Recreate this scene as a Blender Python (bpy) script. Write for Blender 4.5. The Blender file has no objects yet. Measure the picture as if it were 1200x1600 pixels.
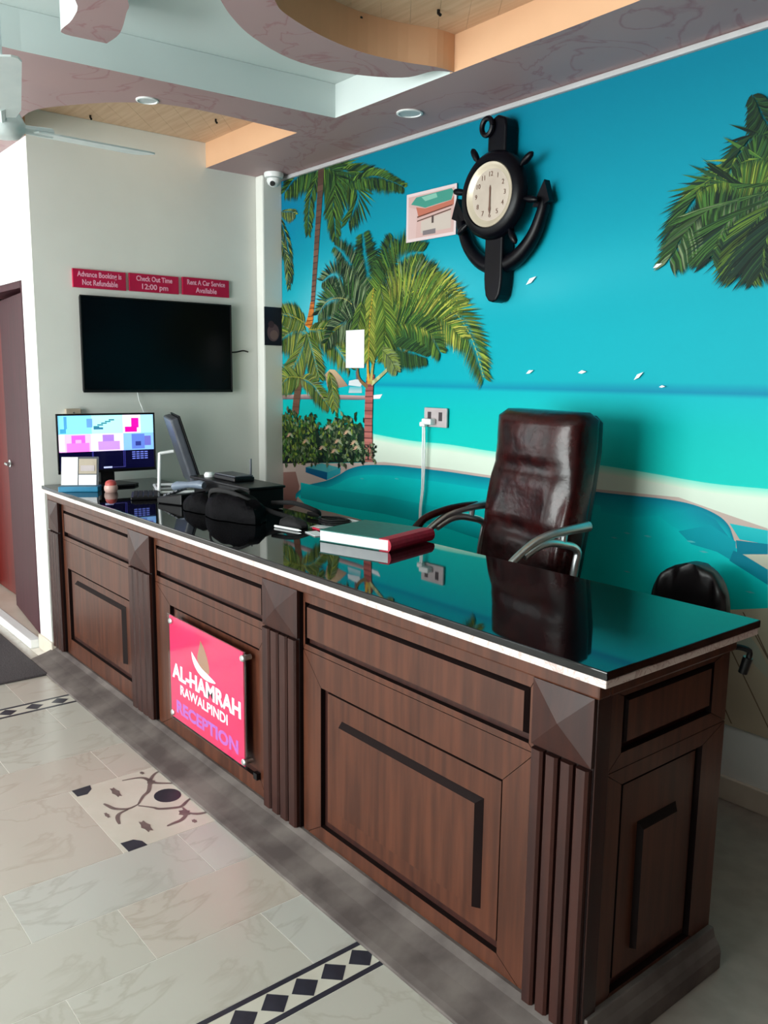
import bpy, math, random
from mathutils import Vector, Matrix

random.seed(7)
S = bpy.context.scene
COL = S.collection
PI = math.pi

# ------------------------------------------------------------------ camera
cam_d = bpy.data.cameras.new('camera')
cam_d.sensor_fit = 'VERTICAL'
cam_d.sensor_height = 24.0
cam_d.lens = 24.0 * 1321.8 / 1600.0
cam_d.clip_start = 0.05
cam = bpy.data.objects.new('camera', cam_d)
COL.objects.link(cam)
def camera_pose(yaw, pitch, roll, loc):
    f = Vector((-math.sin(yaw) * math.cos(pitch), math.cos(yaw) * math.cos(pitch), -math.sin(pitch)))
    r = f.cross(Vector((0, 0, 1))).normalized()
    d = f.cross(r)
    r2 = math.cos(roll) * r + math.sin(roll) * d
    d2 = -math.sin(roll) * r + math.cos(roll) * d
    m = Matrix((r2, -d2, -f)).transposed().to_4x4()
    m.translation = loc
    return m
cam.matrix_world = camera_pose(math.radians(50.827), math.radians(9.116), math.radians(-0.673), Vector((0, 0, 1.6)))
S.camera = cam

# ------------------------------------------------------------------ sky, daylight, exposure
world = bpy.data.worlds.new('world')
S.world = world
world.use_nodes = True
wn = world.node_tree.nodes
wn['Background'].inputs['Color'].default_value = (0.90, 0.98, 1.0, 1)
wn['Background'].inputs['Strength'].default_value = 1.2
S.view_settings.view_transform = 'Standard'
S.view_settings.look = 'None'
S.view_settings.gamma = 1.0
S.view_settings.use_curve_mapping = False
S.view_settings.exposure = 0.1

def window_light(name, loc, size, direction, power, color=(0.95, 1.0, 0.98)):
    l = bpy.data.lights.new(name, 'AREA')
    l.shape = 'RECTANGLE'
    l.size, l.size_y = size
    l.energy = power
    l.color = color
    o = bpy.data.objects.new(name, l)
    o.location = loc
    o.rotation_euler = Vector(direction).to_track_quat('-Z', 'Z').to_euler()
    COL.objects.link(o)
    return o
# daylight coming through the glazed lobby front (behind the camera) and the glazed left end
window_light('daylight_front_left', (-7.1, -4.3, 1.4), (3.0, 2.3), (0, 1, 0), 34)
window_light('daylight_front_right', (-2.75, -4.3, 1.4), (4.5, 2.3), (0, 1, 0), 455)
window_light('daylight_side', (-9.3, -1.7, 1.4), (3.6, 2.3), (1, 0, 0), 78)

# ------------------------------------------------------------------ colour and material helpers
def lin(c):
    return c / 12.92 if c <= 0.04045 else ((c + 0.055) / 1.055) ** 2.4
def rgb(r, g, b):
    return (lin(r / 255), lin(g / 255), lin(b / 255), 1.0)

def mat(name, col, rough=0.5, metal=0.0, spec=0.5, coat=0.0, coat_rough=0.1, col2=None, scale=8.0, stretch=(1, 1, 1),
        bump=0.0, detail=4.0, emit=None, lo=0.35, hi=0.65, dist=0.0):
    m = bpy.data.materials.new(name)
    m.use_nodes = True
    nt = m.node_tree
    p = nt.nodes['Principled BSDF']
    p.inputs['Base Color'].default_value = col
    p.inputs['Roughness'].default_value = rough
    p.inputs['Metallic'].default_value = metal
    p.inputs['Specular IOR Level'].default_value = spec
    p.inputs['Coat Weight'].default_value = coat
    p.inputs['Coat Roughness'].default_value = coat_rough
    if emit:
        p.inputs['Emission Color'].default_value = emit[0]
        p.inputs['Emission Strength'].default_value = emit[1]
    tc = nt.nodes.new('ShaderNodeTexCoord')
    mp = nt.nodes.new('ShaderNodeMapping')
    mp.inputs['Scale'].default_value = stretch
    nz = nt.nodes.new('ShaderNodeTexNoise')
    nz.inputs['Scale'].default_value = scale
    nz.inputs['Detail'].default_value = detail
    nz.inputs['Distortion'].default_value = dist
    nt.links.new(tc.outputs['Object'], mp.inputs['Vector'])
    nt.links.new(mp.outputs['Vector'], nz.inputs['Vector'])
    cr = nt.nodes.new('ShaderNodeValToRGB')
    cr.color_ramp.elements[0].position = lo
    cr.color_ramp.elements[1].position = hi
    c2 = col2 or tuple(min(1, c * 0.9) for c in col[:3]) + (1,)
    cr.color_ramp.elements[0].color = c2
    cr.color_ramp.elements[1].color = col
    nt.links.new(nz.outputs['Fac'], cr.inputs['Fac'])
    nt.links.new(cr.outputs['Color'], p.inputs['Base Color'])
    if bump:
        bp = nt.nodes.new('ShaderNodeBump')
        bp.inputs['Strength'].default_value = bump
        bp.inputs['Distance'].default_value = 0.01
        nt.links.new(nz.outputs['Fac'], bp.inputs['Height'])
        nt.links.new(bp.outputs['Normal'], p.inputs['Normal'])
    return m

def print_mat(name, rough=0.45, spec=0.3, emission=0.0):
    """flat print: the colours come from the mesh's own colour attribute"""
    m = bpy.data.materials.new(name)
    m.use_nodes = True
    nt = m.node_tree
    p = nt.nodes['Principled BSDF']
    p.inputs['Roughness'].default_value = rough
    p.inputs['Specular IOR Level'].default_value = spec
    at = nt.nodes.new('ShaderNodeAttribute')
    at.attribute_name = 'ink'
    nt.links.new(at.outputs['Color'], p.inputs['Base Color'])
    if emission:
        nt.links.new(at.outputs['Color'], p.inputs['Emission Color'])
        p.inputs['Emission Strength'].default_value = emission
    return m

def marble_mat(name, base, vein, scale, rough=0.35, width=0.03, cloud=None):
    m = bpy.data.materials.new(name)
    m.use_nodes = True
    nt = m.node_tree
    p = nt.nodes['Principled BSDF']
    p.inputs['Roughness'].default_value = rough
    tc = nt.nodes.new('ShaderNodeTexCoord')
    n1 = nt.nodes.new('ShaderNodeTexNoise')
    n1.inputs['Scale'].default_value = scale
    n1.inputs['Detail'].default_value = 7
    n1.inputs['Distortion'].default_value = 1.2
    nt.links.new(tc.outputs['Object'], n1.inputs['Vector'])
    r = nt.nodes.new('ShaderNodeValToRGB')
    e = r.color_ramp.elements
    e[0].position = 0.5 - width
    e[0].color = (0, 0, 0, 1)
    e[1].position = 0.5 + width
    e[1].color = (0, 0, 0, 1)
    k = e.new(0.5)
    k.color = (1, 1, 1, 1)
    nt.links.new(n1.outputs['Fac'], r.inputs['Fac'])
    n2 = nt.nodes.new('ShaderNodeTexNoise')
    n2.inputs['Scale'].default_value = scale * 0.6
    n2.inputs['Detail'].default_value = 3
    nt.links.new(tc.outputs['Object'], n2.inputs['Vector'])
    r2 = nt.nodes.new('ShaderNodeValToRGB')
    r2.color_ramp.elements[0].position = 0.3
    r2.color_ramp.elements[1].position = 0.7
    r2.color_ramp.elements[0].color = cloud or base
    r2.color_ramp.elements[1].color = base
    nt.links.new(n2.outputs['Fac'], r2.inputs['Fac'])
    mx = nt.nodes.new('ShaderNodeMixRGB')
    nt.links.new(r.outputs['Color'], mx.inputs['Fac'])
    nt.links.new(r2.outputs['Color'], mx.inputs['Color1'])
    mx.inputs['Color2'].default_value = vein
    nt.links.new(mx.outputs['Color'], p.inputs['Base Color'])
    return m

M = {}
M['wall'] = mat('painted_wall', rgb(226, 228, 222), 0.6, scale=2, col2=rgb(219, 221, 215), bump=0.02)
M['wall_white'] = mat('white_paint', rgb(238, 241, 240), 0.6, scale=2, col2=rgb(232, 236, 236))
M['ceil'] = mat('white_ceiling_paint', rgb(206, 216, 215), 0.7, scale=1.5, col2=rgb(202, 212, 211))
M['trim_grey'] = mat('grey_white_trim', rgb(178, 178, 180), 0.5, scale=4)
M['pink'] = marble_mat('pink_marbled_paint', rgb(168, 138, 138), rgb(152, 110, 114), 2.6, 0.55, 0.02, rgb(160, 134, 136))
M['tan'] = mat('tan_paint', rgb(216, 172, 136), 0.5, scale=3, col2=rgb(211, 166, 130))
M['plank'] = mat('pale_ceiling_wood', rgb(212, 180, 150), 0.5, scale=3, stretch=(1, 14, 1), col2=rgb(198, 162, 130), detail=6)
WS = (7, 7, 0.55)
M['wood'] = mat('walnut_veneer', rgb(80, 42, 26), 0.4, spec=0.3, scale=5, stretch=WS, col2=rgb(58, 28, 16), detail=7, coat=0.12, coat_rough=0.25)
M['wood_dark'] = mat('dark_walnut_stain', rgb(54, 26, 20), 0.45, spec=0.22, scale=5, stretch=WS, col2=rgb(40, 19, 16), detail=7, coat=0.1, coat_rough=0.2)
M['wood_groove'] = mat('near_black_stain_and_shade', rgb(24, 11, 10), 0.6, spec=0.15, scale=6, col2=rgb(18, 8, 8))  # dark stain, with the shade of the side faces put into the colour
M['door_red'] = mat('red_brown_door_wood', rgb(104, 22, 15), 0.4, scale=4, stretch=(9, 9, 0.6), col2=rgb(84, 16, 11), detail=6)
M['door_dark'] = mat('purple_brown_door_wood', rgb(64, 20, 32), 0.5, spec=0.2, scale=4, stretch=(9, 9, 0.6), col2=rgb(50, 14, 24), detail=6)
M['granite'] = mat('black_granite', rgb(5, 6, 8), 0.03, spec=0.48, scale=180, col2=rgb(13, 14, 17), lo=0.4, hi=0.6)
M['marble_edge'] = marble_mat('white_marble_edge', rgb(226, 216, 210), rgb(176, 150, 146), 22, 0.3, 0.025, rgb(206, 190, 184))
M['plinth'] = mat('dusty_dark_stone', rgb(106, 98, 94), 0.6, spec=0.3, scale=7, col2=rgb(74, 66, 64), detail=8, bump=0.05)
M['grout'] = mat('pale_grout', rgb(236, 234, 226), 0.8, scale=20)
for n, a, b, v in (('cream', (190, 189, 180), (184, 182, 172), (178, 175, 164)),
                   ('rose', (190, 184, 174), (184, 177, 166), (178, 170, 158)),
                   ('ash', (188, 189, 182), (182, 182, 175), (176, 175, 167))):
    M['tile_' + n] = marble_mat('floor_tile_' + n, rgb(*a), rgb(*v), 2.0, 0.25, 0.02, rgb(*b))
M['back_floor'] = mat('taupe_floor', rgb(150, 138, 130), 0.4, scale=14, col2=rgb(138, 127, 120))
M['inlay_cream'] = mat('cream_inlay_stone', rgb(206, 204, 192), 0.25, scale=6, col2=rgb(198, 195, 182))
M['inlay_black'] = mat('black_inlay_stone', rgb(48, 52, 64), 0.3, scale=20, col2=rgb(38, 41, 52))
M['inlay_brown'] = mat('brown_inlay_stone', rgb(120, 106, 102), 0.3, scale=20, col2=rgb(100, 86, 84))
M['skirt'] = mat('beige_skirting_tile', rgb(216, 206, 192), 0.35, scale=6, col2=rgb(206, 194, 178))
M['mat'] = mat('grey_coir', rgb(76, 70, 72), 0.95, scale=160, col2=rgb(56, 51, 54), bump=0.4)
M['black_plastic'] = mat('black_plastic', rgb(11, 11, 14), 0.4, spec=0.3, scale=60, col2=rgb(8, 8, 10))
M['black_matte'] = mat('black_cloth', rgb(11, 10, 13), 0.8, scale=60, col2=rgb(11, 10, 13), bump=0.2)
M['black_bag'] = mat('black_shiny_bag', rgb(8, 7, 10), 0.6, spec=0.05, scale=30, col2=rgb(5, 5, 7), bump=0.5)
M['screen_off'] = mat('dark_screen_glass', rgb(4, 4, 9), 0.2, spec=0.12, scale=30, col2=rgb(5, 6, 10))
M['grey_plastic'] = mat('grey_plastic', rgb(74, 78, 86), 0.4, scale=30, col2=rgb(66, 70, 78))
M['blue_grey'] = mat('blue_grey_plastic', rgb(112, 124, 140), 0.35, scale=30)
M['white_plastic'] = mat('white_plastic', rgb(234, 238, 238), 0.35, scale=30, col2=rgb(226, 230, 230))
M['fan_white'] = mat('white_enamel', rgb(216, 226, 226), 0.35, scale=10, col2=rgb(206, 218, 219))
M['paper'] = mat('white_paper', rgb(236, 240, 242), 0.7, scale=30, col2=rgb(228, 232, 236))
M['teal_board'] = mat('teal_book_cover', rgb(30, 112, 104), 0.45, scale=40, col2=rgb(24, 100, 94))
M['red_cloth'] = mat('crimson_book_cloth', rgb(196, 28, 62), 0.6, scale=60, col2=rgb(178, 22, 52))
M['blue_card'] = mat('blue_card', rgb(18, 118, 158), 0.4, scale=30)
M['trinket_red'] = mat('salmon_red', rgb(190, 84, 80), 0.5, scale=40, col2=rgb(172, 70, 66))
M['trinket_beige'] = mat('beige_pink', rgb(206, 170, 160), 0.4, scale=40)
M['chrome'] = mat('chrome', rgb(226, 234, 232), 0.34, metal=1.0, scale=5, col2=rgb(196, 202, 205))
M['leather'] = mat('oxblood_leather', rgb(50, 12, 12), 0.27, spec=0.36, scale=13, col2=rgb(22, 4, 6), detail=6, bump=0.4)
M['leather_dark'] = mat('black_leather', rgb(13, 8, 10), 0.36, spec=0.35, scale=9, col2=rgb(8, 5, 7), bump=0.15)
M['clock_wood'] = mat('blue_black_lacquer', rgb(6, 6, 14), 0.35, spec=0.18, scale=12, col2=rgb(4, 4, 9))
M['clock_face'] = mat('silvered_clock_dial', rgb(190, 178, 166), 0.22, spec=0.8, scale=7, col2=rgb(178, 166, 154))
M['gold'] = mat('brass_ring', rgb(198, 186, 166), 0.25, metal=0.15, scale=6)
M['clock_ink'] = mat('brown_ink', rgb(104, 72, 58), 0.5, scale=20)
M['sign_pink'] = mat('hot_pink_vinyl', rgb(232, 30, 92), 0.4, scale=5, col2=rgb(222, 24, 84))
M['sign_red'] = mat('crimson_acrylic', rgb(186, 14, 66), 0.3, scale=5, col2=rgb(176, 10, 62))
M['white_ink'] = mat('white_ink', rgb(248, 244, 250), 0.5, scale=5, col2=rgb(244, 240, 248))
M['pink_ink'] = mat('pale_pink_ink', rgb(238, 172, 196), 0.5, scale=5)
M['violet_ink'] = mat('violet_ink', rgb(160, 92, 186), 0.5, scale=14, col2=rgb(178, 80, 168))
M['gold_ink'] = mat('brown_gold_ink', rgb(158, 120, 92), 0.5, scale=5)
M['beige_plastic'] = mat('beige_plastic', rgb(178, 166, 148), 0.5, scale=20)
M['socket'] = mat('grey_white_socket', rgb(186, 176, 178), 0.4, scale=20)
M['dark_slot'] = mat('dark_slot', rgb(60, 50, 56), 0.5, scale=20)
M['lamp_glass'] = mat('frosted_lamp_glass', rgb(190, 200, 202), 0.4, scale=20)
M['ink_print'] = print_mat('printed_ink')
M['mural_print'] = print_mat('mural_print', 0.5, 0.12)
M['screen_on'] = print_mat('lit_screen', 0.2, 0.3, 1.15)

def clear_mat():
    m = bpy.data.materials.new('clear_acrylic')
    m.use_nodes = True
    nt = m.node_tree
    p = nt.nodes['Principled BSDF']
    out = nt.nodes['Material Output']
    p.inputs['Base Color'].default_value = (0.9, 0.9, 0.9, 1)
    p.inputs['Roughness'].default_value = 0.08
    t = nt.nodes.new('ShaderNodeBsdfTransparent')
    t.inputs['Color'].default_value = (0.97, 0.96, 0.97, 1)
    fr = nt.nodes.new('ShaderNodeFresnel')
    fr.inputs['IOR'].default_value = 1.45
    g = nt.nodes.new('ShaderNodeBsdfGlossy')
    g.inputs['Roughness'].default_value = 0.08
    mx = nt.nodes.new('ShaderNodeMixShader')
    ge = nt.nodes.new('ShaderNodeNewGeometry')
    iv = nt.nodes.new('ShaderNodeMath')
    iv.operation = 'SUBTRACT'
    iv.inputs[0].default_value = 1.0
    nt.links.new(ge.outputs['Backfacing'], iv.inputs[1])
    ml = nt.nodes.new('ShaderNodeMath')
    ml.operation = 'MULTIPLY'
    nt.links.new(fr.outputs['Fac'], ml.inputs[0])
    nt.links.new(iv.outputs['Value'], ml.inputs[1])
    nt.links.new(ml.outputs['Value'], mx.inputs['Fac'])
    nt.links.new(t.outputs['BSDF'], mx.inputs[1])
    nt.links.new(g.outputs['BSDF'], mx.inputs[2])
    nt.links.new(mx.outputs['Shader'], out.inputs['Surface'])
    return m
M['clear'] = clear_mat()

# ------------------------------------------------------------------ mesh helpers
class MB:
    def __init__(s):
        s.v, s.f, s.mi, s.c, s.sm = [], [], [], [], []
    def add(s, vs, fs, mi=0, col=None, smooth=False):
        b = len(s.v)
        s.v += [tuple(v) for v in vs]
        for f in fs:
            s.f.append(tuple(b + i for i in f))
            s.mi.append(mi)
            s.c.append(col)
            s.sm.append(smooth)
        return s
    def box(s, x0, x1, y0, y1, z0, z1, mi=0, col=None):
        vs = [(x, y, z) for x in (x0, x1) for y in (y0, y1) for z in (z0, z1)]
        fs = [(0, 1, 3, 2), (4, 6, 7, 5), (0, 4, 5, 1), (2, 3, 7, 6), (0, 2, 6, 4), (1, 5, 7, 3)]
        return s.add(vs, fs, mi, col)
    def obox(s, c, ax, ay, az, mi=0):
        """box from a centre and three half-axis vectors"""
        c, ax, ay, az = Vector(c), Vector(ax), Vector(ay), Vector(az)
        vs = [c + i * ax + j * ay + k * az for i in (-1, 1) for j in (-1, 1) for k in (-1, 1)]
        fs = [(0, 1, 3, 2), (4, 6, 7, 5), (0, 4, 5, 1), (2, 3, 7, 6), (0, 2, 6, 4), (1, 5, 7, 3)]
        return s.add(vs, fs, mi)
    def prism(s, poly, z0, z1, f=None, mi=0, col=None, smooth=False):
        """extrude a 2D outline from z0 to z1; f maps (u, v, w) to the scene"""
        f = f or (lambda u, v, w: (u, v, w))
        n = len(poly)
        vs = [f(u, v, z0) for u, v in poly] + [f(u, v, z1) for u, v in poly]
        s.add(vs, [tuple(range(n))[::-1], tuple(range(n, 2 * n))], mi, col)
        b = len(s.v) - 2 * n
        for i in range(n):
            j = (i + 1) % n
            s.f.append((b + i, b + j, b + n + j, b + n + i)); s.mi.append(mi); s.c.append(col); s.sm.append(smooth)
        return s
    def loft(s, rings, cap=True, mi=0, smooth=True, col=None):
        n = len(rings[0])
        vs = [p for r in rings for p in r]
        fs = []
        for a in range(len(rings) - 1):
            for i in range(n):
                j = (i + 1) % n
                fs.append((a * n + i, a * n + j, (a + 1) * n + j, (a + 1) * n + i))
        s.add(vs, fs, mi, col, smooth)
        if cap:
            b = len(s.v) - len(vs)
            s.f.append(tuple(b + i for i in range(n))[::-1]); s.mi.append(mi); s.c.append(col); s.sm.append(False)
            e = b + (len(rings) - 1) * n
            s.f.append(tuple(e + i for i in range(n))); s.mi.append(mi); s.c.append(col); s.sm.append(False)
        return s
    def tube(s, pts, r, n=10, mi=0, flat=None, up=(0, 0, 1)):
        """round (or flattened) bar along a path; r is one radius or one per point"""
        pts = [Vector(p) for p in pts]
        rs = r if isinstance(r, (list, tuple)) else [r] * len(pts)
        rings = []
        for i, p in enumerate(pts):
            t = (pts[min(i + 1, len(pts) - 1)] - pts[max(i - 1, 0)]).normalized()
            u = Vector(up)
            if abs(t.dot(u)) > 0.95:
                u = Vector((1, 0, 0)) if abs(t.x) < 0.9 else Vector((0, 1, 0))
            a = t.cross(u).normalized()
            b = a.cross(t).normalized()
            k = flat or 1.0
            rings.append([p + rs[i] * (math.cos(2 * PI * q / n) * a * k + math.sin(2 * PI * q / n) * b) for q in range(n)])
        return s.loft(rings, True, mi)
    def lathe(s, prof, c, axis='z', n=24, mi=0, cap=True):
        """prof: (radius, height) pairs turned about an axis through c"""
        rings = []
        for r, h in prof:
            ring = []
            for q in range(n):
                a = 2 * PI * q / n
                x, y = max(r, 1e-4) * math.cos(a), max(r, 1e-4) * math.sin(a)
                ring.append({'z': (c[0] + x, c[1] + y, c[2] + h), 'y': (c[0] + x, c[1] + h, c[2] + y),
                             'x': (c[0] + h, c[1] + x, c[2] + y)}[axis])
            rings.append(ring)
        return s.loft(rings, cap, mi)

def obj(name, mb, m, parent=None, bevel=0.0, segs=2, sharp=40, sub=0):
    me = bpy.data.meshes.new(name)
    me.from_pydata(mb.v, [], mb.f)
    ms = m if isinstance(m, (list, tuple)) else [m]
    for k in ms:
        me.materials.append(M[k])
    me.polygons.foreach_set('material_index', mb.mi)
    me.polygons.foreach_set('use_smooth', mb.sm)
    if any(c is not None for c in mb.c):
        at = me.color_attributes.new('ink', 'FLOAT_COLOR', 'CORNER')
        buf = []
        for f, c in zip(mb.f, mb.c):
            if c is None:
                c = (0.5, 0.5, 0.5, 1)
            if isinstance(c, list):                     # one colour per corner
                for k in c:
                    buf += k
            else:
                buf += list(c) * len(f)
        at.data.foreach_set('color', buf)
    me.validate()
    me.update()
    if any(mb.sm) and sharp:
        me.set_sharp_from_angle(angle=math.radians(sharp))
    o = bpy.data.objects.new(name, me)
    COL.objects.link(o)
    if bevel:
        b = o.modifiers.new('bevel', 'BEVEL')
        b.width = bevel
        b.segments = segs
        b.limit_method = 'ANGLE'
        b.angle_limit = math.radians(35)
    if sub:
        q = o.modifiers.new('round', 'SUBSURF')
        q.levels = q.render_levels = sub
    if parent:
        attach(o, parent)
    return o
def world_of(o):
    m = Matrix.LocRotScale(o.location, o.rotation_euler, o.scale)
    return world_of(o.parent) @ o.matrix_parent_inverse @ m if o.parent else m
def attach(o, parent):
    o.parent = parent
    root = parent
    while root.parent:
        root = root.parent
    if not root.get('local'):
        o.matrix_parent_inverse = world_of(parent).inverted()
def tag(o, label, cat, group=None, kind=None):
    o['label'] = label
    o['category'] = cat
    if group:
        o['group'] = group
    if kind:
        o['kind'] = kind
    return o
def thing(name, label, cat, loc=(0, 0, 0), rz=0.0, group=None, local=False):
    """an Empty at the base of a thing; local=True when its parts are modelled around that base"""
    e = bpy.data.objects.new(name, None)
    e.empty_display_size = 0.1
    e.location = loc
    e.rotation_euler = (0, 0, rz)
    COL.objects.link(e)
    tag(e, label, cat, group)
    if local:
        e['local'] = 1
    return e
def struct(name, mb, m, parent=None, **k):
    o = obj(name, mb, m, parent, **k)
    if not parent:
        o['kind'] = 'structure'
    return o
def text_mesh(name, body, size, m, parent, place, width=None, thick=0.0012, align='CENTER', bold=0.0):
    """flat lettering as a mesh; place maps (u, v, w) of the text plane to the scene"""
    cu = bpy.data.curves.new(name, 'FONT')
    cu.body = body
    cu.size = size
    cu.align_x = align
    cu.align_y = 'CENTER'
    cu.extrude = thick / 2
    cu.offset = bold
    cu.resolution_u = 3
    tmp = bpy.data.objects.new(name + '_curve', cu)
    COL.objects.link(tmp)
    bpy.context.view_layer.update()
    dg = bpy.context.evaluated_depsgraph_get()
    me = bpy.data.meshes.new_from_object(tmp.evaluated_get(dg))
    bpy.data.objects.remove(tmp)
    xs = [v.co.x for v in me.vertices]
    k = (width / (max(xs) - min(xs))) if width else 1.0
    for v in me.vertices:
        v.co = place(v.co.x * k, v.co.y, v.co.z)
    me.materials.clear()
    me.materials.append(M[m])
    me.update()
    o = bpy.data.objects.new(name, me)
    COL.objects.link(o)
    attach(o, parent)
    return o
def bez(p, n):
    """smooth path through control points (Catmull-Rom)"""
    p = [Vector(q) for q in p]
    out = []
    for i in range(len(p) - 1):
        a, b, c, d = p[max(i - 1, 0)], p[i], p[i + 1], p[min(i + 2, len(p) - 1)]
        for k in range(n):
            t = k / n
            out.append(0.5 * ((2 * b) + (c - a) * t + (2 * a - 5 * b + 4 * c - d) * t * t + (3 * b - a - 3 * c + d) * t ** 3))
    out.append(p[-1])
    return out

# ------------------------------------------------------------------ main dimensions (metres)
XL = -4.78      # television wall
XP = -4.694     # pillar face in the corner
YM = 2.97       # mural wall
YD = 1.47       # wall with the brown door
ZS = 2.81       # underside of the dropped soffits
ZC = 2.95       # recessed ceilings
XR = 1.25
YF = -4.2
XW = -9.2

# ------------------------------------------------------------------ room shell
struct('floor', MB().box(XW, XR, YF, YM + 0.2, -0.2, -0.0008), 'grout')
floor = bpy.data.objects['floor']
struct('wall_back', MB().box(XL, XR, YM + 0.0085, YM + 0.2, 0, ZC), 'wall_white')
struct('added_dark_cladding', MB().box(-0.855, XR - 0.001, YM - 0.03, YM + 0.008, 0.091, ZS - 0.03), 'wood', bevel=0.004)  # unseen dark cladding, added so the counter end reflects no bright mural
struct('wall_left', MB().box(XL - 0.15, XL, YD, YM + 0.2, 0, ZC), 'wall')
struct('trim_1', MB().box(XL, XP, 2.833, YM + 0.0085, 0, ZS), 'wall', bevel=0.01)
wd = MB()
wd.box(-4.985, XL - 0.15, YD, YD + 0.15, 0, ZC).box(XW, -6.62, YD, YD + 0.15, 0, ZC).box(-6.62, -4.985, YD, YD + 0.15, 2.10, ZC)
struct('wall_alcove', wd, 'wall_white')
struct('wall_far', MB().box(XW, XL - 0.15, 3.1, 3.2, 0, ZC), 'wall_white')
struct('wall_right', MB().box(XR, XR + 0.15, YF, YM + 0.2, 0, ZC), 'wood')  # unseen wall, set close and dark to keep bounce off the counter end
wf = MB()
wf.box(XW, XR, YF - 0.15, YF, 0, 0.25).box(XW, XR, YF - 0.15, YF, 2.55, ZC)
for a, b in ((XW, -8.7), (-5.5, -5.1), (-0.45, XR)):
    wf.box(a, b, YF - 0.15, YF, 0.25, 2.55)
struct('wall_front', wf, 'wall')
ws = MB()
ws.box(XW - 0.15, XW, YF, 3.2, 0, 0.25).box(XW - 0.15, XW, YF, 3.2, 2.55, ZC)
for a, b in ((YF, -3.5), (0.1, 3.2)):
    ws.box(XW - 0.15, XW, a, b, 0.25, 2.55)
struct('wall_side', ws, 'wall')
struct('ceiling', MB().box(XW, XR, YF, YM + 0.2, ZC + 0.012, ZC + 0.1), 'ceil')
ceiling = bpy.data.objects['ceiling']

# dropped soffits: pink marbled undersides, tan or white edges
def soffit(name, poly, side):
    mb = MB()
    n = len(poly)
    mb.add([(x, y, ZS) for x, y in poly], [tuple(range(n))], 0)
    mb.add([(x, y, ZC + 0.011) for x, y in poly], [tuple(range(n))], 1)
    for i in range(n):
        (x0, y0), (x1, y1) = poly[i], poly[(i + 1) % n]
        mb.add([(x0, y0, ZS), (x1, y1, ZS), (x1, y1, ZC + 0.011), (x0, y0, ZC + 0.011)], [(0, 1, 2, 3)],
               side((x0 + x1) / 2, (y0 + y1) / 2), None, False)
    return obj(name, mb, ['pink', 'ceil', 'tan'], ceiling)
soffit('soffit', [(XL, YM + 0.008), (XL, 2.5), (-3.8, 2.5), (-3.47, 2.5), (-2.68, 2.5), (XR, 2.5), (XR, YM + 0.008)],
       lambda x, y: 2 if (y < 2.51 and (x < -3.8 or x > -2.68)) else 1)
bay = [(x, y) for x, y, z in bez([(-3.80, 2.5, 0), (-3.79, 1.92, 0), (-3.9, 1.66, 0), (-4.12, 1.47, 0), (-4.36, 1.36, 0), (XL + 0.001, 1.40, 0)], 5)]
soffit('beam_soffit', [(-3.47, 2.5)] + bay + [(XL + 0.001, YD - 0.001), (XW, YD - 0.001), (XW, -3.4), (-3.6, -3.4), (-3.575, 1.1)],
       lambda x, y: 1 if x > -3.62 and y < 2.51 and not (x < -3.7) else 2)
outer = [(x, y) for x, y, z in bez([(-2.66, 2.5, 0), (-2.70, 2.43, 0), (-2.82, 2.40, 0), (-2.90, 2.30, 0), (-2.965, 2.13, 0), (-2.965, 1.92, 0), (-2.88, 1.71, 0),
                                    (-2.78, 1.57, 0), (-2.66, 1.45, 0), (-2.4, 1.22, 0), (-1.9, 1.08, 0), (-1.2, 1.05, 0)], 4)]
inner = [(x, y) for x, y, z in bez([(-1.2, 1.25, 0), (-1.9, 1.28, 0), (-2.35, 1.42, 0), (-2.56, 1.6, 0), (-2.63, 1.69, 0), (-2.70, 1.88, 0), (-2.73, 2.07, 0),
                                    (-2.71, 2.25, 0), (-2.66, 2.41, 0), (-2.655, 2.499, 0)], 4)]
soffit('ring_soffit', outer + inner, lambda x, y: 2 if (x > -2.735 and y > 1.24 and min((x - a) ** 2 + (y - b) ** 2 for a, b in inner) < min((x - a) ** 2 + (y - b) ** 2 for a, b in outer)) else 1)
r2 = [(x, y) for x, y, z in bez([(-2.6, 1.06, 0), (-2.88, 1.235, 0), (-2.98, 1.27, 0), (-3.16, 1.32, 0), (-3.285, 1.32, 0)], 4)]
r3 = [(x, y) for x, y, z in bez([(-3.295, 1.24, 0), (-3.289, 1.153, 0), (-3.15, 1.146, 0), (-2.99, 1.10, 0), (-2.8, 0.9, 0)], 4)]
soffit('ring_soffit', r2 + r3, lambda x, y: 1)

# diagonal wood boards in the two recessed bays
def clip(poly, x0, x1, y0, y1):
    for ax, lim, sg in ((0, x0, 1), (0, x1, -1), (1, y0, 1), (1, y1, -1)):
        out = []
        for i in range(len(poly)):
            a, b = poly[i - 1], poly[i]
            da, db = sg * (a[ax] - lim), sg * (b[ax] - lim)
            if da * db < 0:
                t = da / (da - db)
                out.append((a[0] + t * (b[0] - a[0]), a[1] + t * (b[1] - a[1])))
            if db >= 0:
                out.append(b)
        poly = out
        if not poly:
            break
    return poly
for bx in ((XL + 0.002, -3.76, 1.30, 2.52), (-2.76, -0.9, 1.2, 2.52)):
    dx, dy = math.cos(math.radians(-40)), math.sin(math.radians(-40))
    for k in range(-30, 31):
        c0, c1 = k * 0.11, k * 0.11 + 0.1092
        cx, cy = (bx[0] + bx[1]) / 2, (bx[2] + bx[3]) / 2
        q = [(cx + s * dx - c * dy, cy + s * dy + c * dx) for s, c in ((-4, c0), (4, c0), (4, c1), (-4, c1))]
        q = clip(q, *bx)
        if len(q) > 2:
            o = obj('plank', MB().prism(q, ZC, ZC + 0.011), 'plank', ceiling)
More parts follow.
